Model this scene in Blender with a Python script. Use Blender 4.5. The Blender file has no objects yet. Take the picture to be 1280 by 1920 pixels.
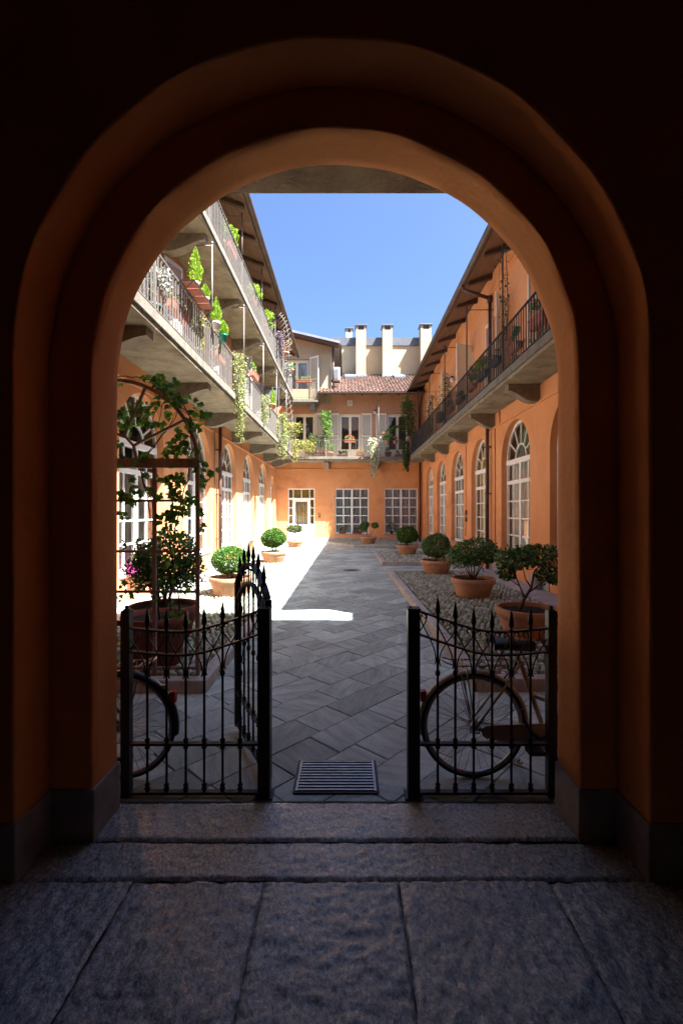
import bpy, math, random
import numpy as np
from mathutils import Vector, Matrix

random.seed(7)
RNG = np.random.default_rng(7)
sc = bpy.context.scene
COL = sc.collection
PI = math.pi
U = random.uniform
F = 853.33
XL, XR, YB = -3.85, 4.0, 24.6          # courtyard wall planes


def P(x, y, d):
    return Vector(((x - 652) / F * d, d, 1.7 - (y - 960) / F * d))


# ------------------------------------------------------------------ materials
def nodes(name):
    m = bpy.data.materials.new(name)
    m.use_nodes = True
    nt = m.node_tree
    nt.nodes.clear()
    out = nt.nodes.new('ShaderNodeOutputMaterial')
    return m, nt, out


def nd(nt, t, **kw):
    n = nt.nodes.new(t)
    for k, v in kw.items():
        if k in n.inputs.keys():
            n.inputs[k].default_value = v
        else:
            setattr(n, k, v)
    return n


def ramp(nt, fac, stops):
    r = nt.nodes.new('ShaderNodeValToRGB')
    e = r.color_ramp.elements
    while len(e) < len(stops):
        e.new(0.5)
    for el, (p, c) in zip(e, stops):
        el.position = p
        el.color = (*c, 1)
    nt.links.new(fac, r.inputs['Fac'])
    return r


def noise(nt, vec, scale, detail=6, rough=.6):
    n = nd(nt, 'ShaderNodeTexNoise', Scale=scale, Detail=detail, Roughness=rough)
    if vec is not None:
        nt.links.new(vec, n.inputs['Vector'])
    return n


def surf(name, stops, scale=3, rough=.85, bump=.2, bscale=40, bdist=.02, stretch=(1, 1, 1), island=0., metal=0.,
         stain=None, spec=.4, rough_var=.0, streak=None):
    """Noise coloured principled surface with bump; 'stain' = (colour, scale, threshold) blotches; 'island' = value jitter per piece"""
    m, nt, out = nodes(name)
    L = nt.links
    tc = nd(nt, 'ShaderNodeTexCoord')
    mp = nd(nt, 'ShaderNodeMapping')
    mp.inputs['Scale'].default_value = stretch
    L.new(tc.outputs['Object'], mp.inputs['Vector'])
    vec = mp.outputs['Vector']
    geo = nd(nt, 'ShaderNodeNewGeometry')
    if island:
        add = nd(nt, 'ShaderNodeVectorMath', operation='MULTIPLY_ADD')
        cmb = nd(nt, 'ShaderNodeCombineXYZ')
        for k in 'XYZ':
            L.new(geo.outputs['Random Per Island'], cmb.inputs[k])
        L.new(cmb.outputs[0], add.inputs[0])
        add.inputs[1].default_value = (37, 53, 71)
        L.new(vec, add.inputs[2])
        vec = add.outputs[0]
    n1 = noise(nt, vec, scale, 8, .65)
    col = ramp(nt, n1.outputs['Fac'], stops).outputs['Color']
    for q, lay in enumerate((stain, streak)):
        if not lay:
            continue
        c, s, th = lay
        lv = vec
        if q:
            m4 = nd(nt, 'ShaderNodeMapping')
            m4.inputs['Scale'].default_value = (1, 1, .14)
            m4.inputs['Location'].default_value = (13.7, 5.1, 2.2)
            L.new(vec, m4.inputs['Vector'])
            lv = m4.outputs['Vector']
        n3 = noise(nt, lv, s, 7, .7)
        r3 = ramp(nt, n3.outputs['Fac'], [(th, (0, 0, 0)), (min(1, th + .16), (1, 1, 1))])
        mx = nd(nt, 'ShaderNodeMix', data_type='RGBA')
        L.new(r3.outputs['Color'], mx.inputs[0])
        L.new(col, mx.inputs[6])
        mx.inputs[7].default_value = (*c, 1)
        col = mx.outputs[2]
    if island:
        hs = nd(nt, 'ShaderNodeHueSaturation')
        mr = nd(nt, 'ShaderNodeMapRange')
        mr.inputs['To Min'].default_value = 1 - island
        mr.inputs['To Max'].default_value = 1 + island
        L.new(geo.outputs['Random Per Island'], mr.inputs['Value'])
        L.new(mr.outputs[0], hs.inputs['Value'])
        L.new(col, hs.inputs['Color'])
        col = hs.outputs['Color']
    b = nd(nt, 'ShaderNodeBsdfPrincipled', Roughness=rough, Metallic=metal)
    b.inputs['Specular IOR Level'].default_value = spec
    L.new(col, b.inputs['Base Color'])
    if rough_var:
        n4 = noise(nt, vec, scale * 2.3, 5, .6)
        mr = nd(nt, 'ShaderNodeMapRange')
        mr.inputs['From Min'].default_value = .3
        mr.inputs['From Max'].default_value = .7
        mr.inputs['To Min'].default_value = rough - rough_var
        mr.inputs['To Max'].default_value = min(1, rough + rough_var)
        L.new(n4.outputs['Fac'], mr.inputs['Value'])
        L.new(mr.outputs[0], b.inputs['Roughness'])
    if bump:
        n2 = noise(nt, vec, bscale, 6, .65)
        bp = nd(nt, 'ShaderNodeBump', Strength=bump, Distance=bdist)
        L.new(n2.outputs['Fac'], bp.inputs['Height'])
        L.new(bp.outputs['Normal'], b.inputs['Normal'])
    L.new(b.outputs[0], out.inputs['Surface'])
    return m


def leafmat(name, stops, trans=.35, rough=.45):
    m, nt, out = nodes(name)
    L = nt.links
    geo = nd(nt, 'ShaderNodeNewGeometry')
    col = ramp(nt, geo.outputs['Random Per Island'], stops).outputs['Color']
    b = nd(nt, 'ShaderNodeBsdfPrincipled', Roughness=rough)
    b.inputs['Specular IOR Level'].default_value = .3
    L.new(col, b.inputs['Base Color'])
    t = nd(nt, 'ShaderNodeBsdfTranslucent')
    L.new(col, t.inputs['Color'])
    mx = nd(nt, 'ShaderNodeMixShader', Fac=trans)
    L.new(b.outputs[0], mx.inputs[1])
    L.new(t.outputs[0], mx.inputs[2])
    L.new(mx.outputs[0], out.inputs['Surface'])
    return m


def glassmat(name, tint=(.9, .95, .95)):
    m, nt, out = nodes(name)
    L = nt.links
    fr = nd(nt, 'ShaderNodeFresnel', IOR=1.5)
    ma = nd(nt, 'ShaderNodeMath', operation='MULTIPLY_ADD')
    ma.inputs[1].default_value = 1.1
    ma.inputs[2].default_value = .04
    L.new(fr.outputs[0], ma.inputs[0])
    tr = nd(nt, 'ShaderNodeBsdfTransparent')
    tr.inputs[0].default_value = (*tint, 1)
    gl = nd(nt, 'ShaderNodeBsdfGlossy', Roughness=.03)
    n = noise(nt, nd(nt, 'ShaderNodeTexCoord').outputs['Object'], 2.5, 2)
    bp = nd(nt, 'ShaderNodeBump', Strength=.08, Distance=.03)
    L.new(n.outputs['Fac'], bp.inputs['Height'])
    L.new(bp.outputs[0], gl.inputs['Normal'])
    mx = nd(nt, 'ShaderNodeMixShader')
    L.new(ma.outputs[0], mx.inputs[0])
    L.new(tr.outputs[0], mx.inputs[1])
    L.new(gl.outputs[0], mx.inputs[2])
    L.new(mx.outputs[0], out.inputs['Surface'])
    return m


M = {}
M['orange'] = surf('orange_plaster', [(.3, (.61, .262, .108)), (.5, (.67, .297, .126)), (.72, (.72, .335, .150))], 1.1, .9, .12, 60, .01,
                   stain=((.50, .195, .078), .8, .53), streak=((.75, .41, .23), 3.0, .59))
M['salmon'] = surf('salmon_plaster', [(.3, (.44, .225, .13)), (.5, (.49, .255, .15)), (.72, (.53, .285, .17))], .9, .9, .12, 60, .01,
                   stain=((.38, .19, .11), .7, .55), streak=((.54, .32, .21), 3.0, .60))
M['cream'] = surf('cream_plaster', [(.3, (.31, .245, .155)), (.55, (.36, .29, .19)), (.75, (.40, .33, .225))], .7, .9, .1, 40, .01,
                  stain=((.27, .215, .145), .45, .58), streak=((.20, .165, .12), 2.2, .60))
M['arch'] = surf('passage_plaster', [(.3, (.72, .285, .08)), (.55, (.79, .33, .097)), (.75, (.83, .365, .115))], 1.4, .8, .30, 11, .02,
                 stain=((.58, .235, .08), 1.3, .57), streak=((.66, .30, .12), 4., .62))
M['brick'] = None
M['concrete'] = surf('weathered_slab_stone', [(.25, (.125, .10, .066)), (.5, (.26, .22, .145)), (.75, (.40, .35, .245))], 2.2, .95, .9, 22, .035,
                     stain=((.085, .07, .05), 1.3, .57))
M['slabedge'] = surf('pale_slab_edge', [(.25, (.10, .085, .066)), (.55, (.165, .148, .12)), (.8, (.23, .21, .175))], 5, .9, .5, 30, .02,
                     stain=((.14, .12, .10), 3, .58))
M['corbel'] = surf('carved_corbel_stone', [(.25, (.12, .095, .065)), (.5, (.22, .185, .135)), (.8, (.34, .29, .22))], 4, .95, .5, 35, .02)
M['granite'] = surf('grey_kerb_granite', [(.25, (.23, .22, .205)), (.5, (.36, .35, .33)), (.8, (.48, .47, .44))], 6, .85, .4, 70, .01, island=.18,
                    stain=((.15, .14, .09), 2.4, .6))
M['plinth'] = surf('plinth_stone', [(.25, (.24, .235, .23)), (.5, (.34, .335, .33)), (.8, (.45, .44, .43))], 5, .7, .3, 60, .01, island=.1,
                   stain=((.20, .18, .16), 2.0, .6))
M['jambstone'] = surf('jamb_granite', [(.25, (.20, .20, .205)), (.5, (.33, .33, .335)), (.8, (.46, .46, .46))], 9, .6, .4, 70, .008)
M['cobble'] = surf('river_cobbles', [(.25, (.22, .235, .20)), (.5, (.35, .365, .315)), (.8, (.50, .51, .45))], 9, .8, .2, 90, .004, island=.38,
                   stain=((.17, .24, .08), .55, .49))
M['soilbed'] = surf('bed_mortar', [(.3, (.055, .05, .038)), (.6, (.10, .095, .07)), (.8, (.09, .11, .05))], 3, .95, .5, 60, .02)
M['soil'] = surf('potting_soil', [(.3, (.018, .013, .01)), (.7, (.05, .038, .028))], 25, .95, 1, 60, .03)
M['terracotta'] = surf('terracotta', [(.25, (.31, .155, .088)), (.5, (.44, .235, .142)), (.75, (.54, .33, .22))], 4, .85, .25, 50, .008,
                       stain=((.50, .36, .27), 2.6, .6), streak=((.20, .10, .07), 5., .60))
M['terradark'] = surf('dark_terracotta', [(.3, (.13, .04, .025)), (.7, (.22, .075, .045))], 4, .85, .25, 50, .008)
M['redbox'] = surf('red_clay_box', [(.3, (.28, .085, .055)), (.7, (.40, .15, .10))], 6, .85, .2, 50, .006)
M['greenpot'] = surf('dark_green_pot', [(.3, (.02, .035, .035)), (.7, (.035, .055, .05))], 6, .5, .1, 50, .004)
M['tealpot'] = surf('teal_plastic_pot', [(.3, (.0, .16, .12)), (.7, (.0, .22, .16))], 6, .4, 0)
M['whitepot'] = surf('white_glazed_pot', [(.3, (.50, .49, .46)), (.7, (.66, .65, .62))], 6, .5, .1, 50, .004)
M['pinkbox'] = surf('pink_plastic_box', [(.3, (.50, .03, .22)), (.7, (.6, .05, .28))], 6, .45, 0)
M['iron'] = surf('black_wrought_iron', [(.3, (.012, .011, .011)), (.7, (.028, .025, .023))], 20, .42, .25, 90, .003, metal=.3, spec=.5)
M['rustiron'] = surf('worn_gate_rail_iron', [(.3, (.03, .022, .019)), (.6, (.07, .045, .034)), (.8, (.13, .075, .05))], 14, .45, .25, 80, .003, metal=.4)
M['railgrey'] = surf('grey_railing_iron', [(.3, (.11, .10, .092)), (.7, (.18, .168, .155))], 14, .55, .1, 80, .003, metal=.2)
M['raildark'] = surf('dark_railing_iron', [(.3, (.03, .026, .024)), (.7, (.06, .052, .047))], 14, .5, .1, 80, .003, metal=.2)
M['trellis'] = surf('brown_trellis_paint', [(.3, (.17, .125, .11)), (.7, (.29, .225, .20))], 10, .6, .25, 60, .004, stretch=(1, 1, .2))
M['wood'] = surf('brown_eave_boards', [(.3, (.13, .067, .04)), (.55, (.20, .105, .062)), (.8, (.26, .145, .09))], 3, .75, .3, 18, .015, stretch=(3, .6, 1))
M['rafter'] = surf('dark_rafter_wood', [(.3, (.05, .027, .018)), (.7, (.10, .055, .037))], 5, .75, .3, 25, .01)
M['copper'] = surf('brown_sheet_gutter', [(.3, (.085, .06, .05)), (.7, (.15, .11, .092))], 3, .5, .15, 30, .006, metal=.3)
M['pipe'] = surf('brown_downpipe', [(.3, (.06, .032, .024)), (.7, (.11, .06, .045))], 3, .5, .1, 30, .004, metal=.2)
M['white'] = surf('white_window_paint', [(.3, (.78, .77, .74)), (.7, (.86, .85, .83))], 6, .5, .08, 60, .004)
M['ivory'] = surf('ivory_shutter_paint', [(.3, (.70, .65, .50)), (.7, (.79, .74, .59))], 5, .6, .08, 60, .004)
M['greyshut'] = surf('pale_grey_shutter_paint', [(.3, (.46, .46, .45)), (.7, (.58, .58, .57))], 5, .6, .08, 60, .004)
M['curtain'] = surf('white_net_curtain', [(.3, (.58, .59, .58)), (.7, (.72, .73, .72))], 5, .95, 0)
M['greycurtain'] = surf('grey_net_curtain', [(.3, (.36, .375, .40)), (.7, (.48, .495, .52))], 5, .95, 0)
M['ochre'] = surf('ochre_blind', [(.3, (.50, .36, .06)), (.7, (.62, .45, .10))], 3, .9, 0)
M['room'] = surf('dim_room_wall', [(.3, (.07, .062, .052)), (.7, (.11, .10, .085))], 1, .95, 0)  # darkness of the unlit rooms put into the wall colour
M['darkwood'] = surf('brown_interior_door', [(.3, (.08, .045, .03)), (.7, (.13, .075, .05))], 3, .6, 0, stretch=(4, 4, .3))
M['glass'] = glassmat('window_glass')
M['zinc'] = surf('grey_zinc_sheet', [(.3, (.17, .19, .21)), (.7, (.26, .285, .31))], 2, .45, .05, 20, .004, metal=.4)
M['slate'] = surf('dark_zinc_parapet', [(.3, (.075, .08, .095)), (.7, (.11, .118, .135))], 2, .5, .05, 20, .004, metal=.3)
M['tile'] = surf('clay_roof_tiles', [(.25, (.055, .030, .022)), (.5, (.115, .062, .045)), (.8, (.20, .135, .105))], 5, .9, .3, 40, .01, island=.42)
M['bark'] = surf('shrub_bark', [(.3, (.09, .062, .042)), (.7, (.19, .14, .10))], 16, .9, .6, 50, .01, stretch=(1, 1, .3))
M['vinestem'] = surf('vine_stem_bark', [(.3, (.022, .016, .014)), (.7, (.06, .04, .034))], 20, .9, .4, 50, .004)
M['rubber'] = surf('black_tyre_rubber', [(.3, (.012, .012, .012)), (.7, (.026, .025, .025))], 20, .75, .2, 120, .002)
M['chrome'] = surf('dull_steel', [(.3, (.30, .30, .30)), (.7, (.48, .47, .46))], 20, .32, .05, 90, .001, metal=.9)
M['beige'] = surf('beige_bicycle_enamel', [(.3, (.40, .32, .24)), (.7, (.52, .42, .32))], 9, .38, .05, 60, .002, stain=((.16, .08, .045), 9, .66))
M['blackenamel'] = surf('black_bicycle_enamel', [(.3, (.012, .012, .014)), (.7, (.03, .03, .034))], 9, .35, .05, 60, .002)
M['leather'] = surf('black_saddle_vinyl', [(.3, (.014, .013, .013)), (.7, (.03, .028, .028))], 20, .5, .2, 90, .002)
M['reflector'] = surf('red_reflector', [(.3, (.42, .01, .012)), (.7, (.55, .02, .02))], 30, .25, .2, 150, .002)
M['bluecable'] = surf('blue_cable_sleeve', [(.3, (.03, .07, .16)), (.7, (.05, .11, .24))], 20, .45, .1, 90, .002)
M['brass'] = surf('brass_plate', [(.3, (.42, .27, .08)), (.7, (.55, .37, .13))], 9, .35, .05, 80, .001, metal=.8)
M['castiron'] = surf('cast_iron_cover', [(.3, (.06, .045, .04)), (.7, (.11, .085, .075))], 12, .6, .5, 70, .006, metal=.4)
M['steel'] = surf('galvanised_grate', [(.3, (.26, .26, .27)), (.7, (.40, .40, .41))], 14, .42, .15, 60, .002, metal=.7)
M['gap_shade'] = surf('drain_gap_shade', [(.3, (.006, .006, .007)), (.7, (.012, .012, .013))], 5, .9, 0)
M['plastic'] = surf('ivory_plastic', [(.3, (.56, .54, .48)), (.7, (.66, .64, .58))], 9, .5, 0)
M['orangeplastic'] = surf('orange_lens', [(.3, (.6, .22, .02)), (.7, (.7, .28, .03))], 9, .3, 0)
M['lampglass'] = surf('milky_lamp_glass', [(.3, (.62, .6, .56)), (.7, (.72, .7, .66))], 9, .3, 0)
M['box'] = leafmat('boxwood_leaves', [(0, (.022, .066, .010)), (.35, (.045, .125, .018)), (.7, (.08, .19, .028)), (1, (.13, .26, .045))])
M['dark'] = leafmat('dark_glossy_leaves', [(0, (.028, .072, .020)), (.45, (.070, .16, .042)), (.8, (.13, .25, .07)), (1, (.23, .36, .12))], .25, .35)
M['olive'] = leafmat('olive_green_leaves', [(0, (.03, .05, .012)), (.5, (.07, .11, .028)), (1, (.14, .19, .06))])
M['lime'] = leafmat('lime_green_conifer', [(0, (.10, .20, .012)), (.5, (.22, .38, .025)), (1, (.40, .55, .06))])
M['ivy'] = leafmat('ivy_leaves', [(0, (.032, .10, .016)), (.5, (.075, .20, .03)), (.85, (.14, .32, .04)), (1, (.26, .42, .06))], .45, .4)
M['varieg'] = leafmat('variegated_ivy', [(0, (.09, .14, .025)), (.4, (.22, .26, .06)), (.8, (.42, .44, .16)), (1, (.60, .60, .33))])
M['yellowleaf'] = leafmat('yellow_green_leaves', [(0, (.10, .13, .02)), (.5, (.26, .27, .05)), (1, (.46, .42, .12))])
M['white_fl'] = leafmat('creamy_white_flowers', [(0, (.10, .16, .04)), (.35, (.30, .34, .14)), (.6, (.62, .62, .46)), (1, (.78, .77, .62))])
M['silver'] = leafmat('silver_leaves', [(0, (.16, .17, .15)), (.5, (.30, .31, .28)), (1, (.48, .49, .45))], .2)
M['purple'] = leafmat('purple_trailing_leaves', [(0, (.09, .06, .08)), (.5, (.22, .16, .21)), (1, (.42, .36, .40))])
M['dry'] = leafmat('dry_brown_leaves', [(0, (.12, .075, .03)), (.5, (.26, .18, .09)), (1, (.42, .34, .20))])
M['fresh'] = leafmat('fresh_green_leaves', [(0, (.05, .13, .018)), (.5, (.12, .26, .04)), (1, (.26, .42, .08))])
M['redfl'] = leafmat('red_petals', [(0, (.42, .008, .012)), (1, (.66, .03, .03))], .2)
M['pinkfl'] = leafmat('pink_petals', [(0, (.55, .06, .12)), (1, (.72, .2, .25))], .2)
M['orangefl'] = leafmat('orange_petals', [(0, (.6, .16, .02)), (1, (.75, .36, .05))], .2)


def stone_paving():
    """grey luserna stone: tone per slab from the colour attribute, streaky grain in a direction of its own"""
    m, nt, out = nodes('grey_stone_paving')
    L = nt.links
    geo = nd(nt, 'ShaderNodeNewGeometry')
    tc = nd(nt, 'ShaderNodeTexCoord')
    cmb = nd(nt, 'ShaderNodeCombineXYZ')
    for k in 'XYZ':
        L.new(geo.outputs['Random Per Island'], cmb.inputs[k])
    rot = nd(nt, 'ShaderNodeVectorRotate', rotation_type='Z_AXIS')
    ang = nd(nt, 'ShaderNodeMath', operation='MULTIPLY')
    ang.inputs[1].default_value = 40.
    L.new(geo.outputs['Random Per Island'], ang.inputs[0])
    L.new(tc.outputs['Object'], rot.inputs['Vector'])
    L.new(ang.outputs[0], rot.inputs['Angle'])
    ad = nd(nt, 'ShaderNodeVectorMath', operation='MULTIPLY_ADD')
    L.new(cmb.outputs[0], ad.inputs[0])
    ad.inputs[1].default_value = (51, 37, 0)
    L.new(rot.outputs[0], ad.inputs[2])
    mp = nd(nt, 'ShaderNodeMapping')
    mp.inputs['Scale'].default_value = (1, 4.5, 1)
    L.new(ad.outputs[0], mp.inputs['Vector'])
    n1 = noise(nt, mp.outputs[0], 2.6, 9, .7)
    n2 = noise(nt, ad.outputs[0], 60, 4, .7)
    c1 = ramp(nt, n1.outputs['Fac'], [(.32, (.20, .262, .255)), (.5, (.345, .425, .41)), (.68, (.46, .535, .52))])
    hs = nd(nt, 'ShaderNodeHueSaturation')
    mr = nd(nt, 'ShaderNodeMapRange')
    mr.inputs['To Min'].default_value = .74
    mr.inputs['To Max'].default_value = 1.28
    L.new(geo.outputs['Random Per Island'], mr.inputs['Value'])
    L.new(mr.outputs[0], hs.inputs['Value'])
    L.new(c1.outputs[0], hs.inputs['Color'])
    mx = nd(nt, 'ShaderNodeMix', data_type='RGBA', blend_type='OVERLAY')
    mx.inputs[0].default_value = .35
    L.new(hs.outputs[0], mx.inputs[6])
    L.new(n2.outputs['Fac'], mx.inputs[7])
    # worn darker patches across slabs
    n3 = noise(nt, tc.outputs['Object'], .8, 5, .6)
    r3 = ramp(nt, n3.outputs['Fac'], [(.45, (1, 1, 1)), (.75, (.66, .66, .62))])
    m2 = nd(nt, 'ShaderNodeMix', data_type='RGBA', blend_type='MULTIPLY')
    m2.inputs[0].default_value = 1
    L.new(mx.outputs[2], m2.inputs[6])
    L.new(r3.outputs[0], m2.inputs[7])
    b = nd(nt, 'ShaderNodeBsdfPrincipled', Roughness=.62)
    b.inputs['Specular IOR Level'].default_value = .45
    L.new(m2.outputs[2], b.inputs['Base Color'])
    bp = nd(nt, 'ShaderNodeBump', Strength=.35, Distance=.008)
    n4 = noise(nt, ad.outputs[0], 35, 6, .7)
    L.new(n4.outputs['Fac'], bp.inputs['Height'])
    L.new(bp.outputs[0], b.inputs['Normal'])
    L.new(b.outputs[0], out.inputs['Surface'])
    return m


def passage_stone():
    """dark hand-tooled granite with a worn, slightly polished face"""
    m, nt, out = nodes('tooled_passage_granite')
    L = nt.links
    tc = nd(nt, 'ShaderNodeTexCoord')
    geo = nd(nt, 'ShaderNodeNewGeometry')
    cmb = nd(nt, 'ShaderNodeCombineXYZ')
    for k in 'XYZ':
        L.new(geo.outputs['Random Per Island'], cmb.inputs[k])
    ad = nd(nt, 'ShaderNodeVectorMath', operation='MULTIPLY_ADD')
    ad.inputs[1].default_value = (31, 17, 0)
    L.new(cmb.outputs[0], ad.inputs[0])
    L.new(tc.outputs['Object'], ad.inputs[2])
    mp = nd(nt, 'ShaderNodeMapping')
    mp.inputs['Scale'].default_value = (1.3, .9, 1)
    mp.inputs['Rotation'].default_value = (0, 0, .35)
    L.new(ad.outputs[0], mp.inputs['Vector'])
    chip = noise(nt, mp.outputs[0], 48, 7, .72)         # chisel marks
    grain = noise(nt, mp.outputs[0], 120, 4, .7)        # crystals
    wear = noise(nt, ad.outputs[0], 3.2, 6, .65)        # worn hollows
    wav = nd(nt, 'ShaderNodeTexWave', wave_type='BANDS', bands_direction='Y', Scale=1.6, Distortion=7.)
    wav.inputs['Detail'].default_value = 5
    wav.inputs['Detail Scale'].default_value = 2.2
    L.new(ad.outputs[0], wav.inputs['Vector'])
    col = ramp(nt, chip.outputs['Fac'], [(.37, (.11, .128, .138)), (.5, (.37, .42, .43)), (.63, (.66, .72, .74))])  # chisel glints and dark hollows painted into the granite tone
    r2 = ramp(nt, wear.outputs['Fac'], [(.3, (.75, .76, .78)), (.7, (1.2, 1.2, 1.2))])
    r3 = ramp(nt, grain.outputs['Fac'], [(.38, (.65, .65, .65)), (.60, (1.32, 1.32, 1.32))])
    m2 = nd(nt, 'ShaderNodeMix', data_type='RGBA', blend_type='MULTIPLY')
    m2.inputs[0].default_value = 1
    L.new(col.outputs[0], m2.inputs[6])
    L.new(r2.outputs[0], m2.inputs[7])
    m3 = nd(nt, 'ShaderNodeMix', data_type='RGBA', blend_type='MULTIPLY')
    m3.inputs[0].default_value = 1
    L.new(m2.outputs[2], m3.inputs[6])
    L.new(r3.outputs[0], m3.inputs[7])
    b = nd(nt, 'ShaderNodeBsdfPrincipled')
    b.inputs['Specular IOR Level'].default_value = 1.0
    b.inputs['Coat Weight'].default_value = 1.0
    b.inputs['Coat Roughness'].default_value = .14
    b.inputs['Coat IOR'].default_value = 1.6
    L.new(m3.outputs[2], b.inputs['Base Color'])
    mr = nd(nt, 'ShaderNodeMapRange')
    mr.inputs['From Min'].default_value = .3
    mr.inputs['From Max'].default_value = .7
    mr.inputs['To Min'].default_value = .28
    mr.inputs['To Max'].default_value = .5
    L.new(wear.outputs['Fac'], mr.inputs['Value'])
    L.new(mr.outputs[0], b.inputs['Roughness'])
    h = None
    for src, k in ((chip.outputs['Fac'], 1.), (grain.outputs['Fac'], .25), (wear.outputs['Fac'], 2.2), (wav.outputs['Fac'], .35)):
        s_ = nd(nt, 'ShaderNodeMath', operation='MULTIPLY_ADD')
        s_.inputs[1].default_value = k
        L.new(src, s_.inputs[0])
        if h is None:
            s_.inputs[2].default_value = 0
        else:
            L.new(h, s_.inputs[2])
        h = s_.outputs[0]
    bp = nd(nt, 'ShaderNodeBump', Strength=.95, Distance=.009)
    L.new(h, bp.inputs['Height'])
    L.new(bp.outputs[0], b.inputs['Normal'])
    bc = nd(nt, 'ShaderNodeBump', Strength=.7, Distance=.006)
    L.new(h, bc.inputs['Height'])
    L.new(bc.outputs[0], b.inputs['Coat Normal'])
    L.new(b.outputs[0], out.inputs['Surface'])
    return m


def brickmat():
    m, nt, out = nodes('passage_brickwork')
    L = nt.links
    tc = nd(nt, 'ShaderNodeTexCoord')
    mp = nd(nt, 'ShaderNodeMapping')
    mp.inputs['Rotation'].default_value = (PI / 2, 0, 0)
    L.new(tc.outputs['Object'], mp.inputs['Vector'])
    br = nd(nt, 'ShaderNodeTexBrick', Scale=1.)
    br.inputs['Brick Width'].default_value = .25
    br.inputs['Row Height'].default_value = .075
    br.inputs['Mortar Size'].default_value = .008
    br.inputs['Color1'].default_value = (.20, .06, .03, 1)
    br.inputs['Color2'].default_value = (.30, .10, .05, 1)
    br.inputs['Mortar'].default_value = (.12, .07, .05, 1)
    L.new(mp.outputs[0], br.inputs['Vector'])
    b = nd(nt, 'ShaderNodeBsdfPrincipled', Roughness=.85)
    L.new(br.outputs['Color'], b.inputs['Base Color'])
    bp = nd(nt, 'ShaderNodeBump', Strength=.6, Distance=.01)
    bp.invert = True
    L.new(br.outputs['Fac'], bp.inputs['Height'])
    L.new(bp.outputs[0], b.inputs['Normal'])
    L.new(b.outputs[0], out.inputs['Surface'])
    return m


M['paving'] = stone_paving()
M['passage'] = passage_stone()
M['brick'] = brickmat()


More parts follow.
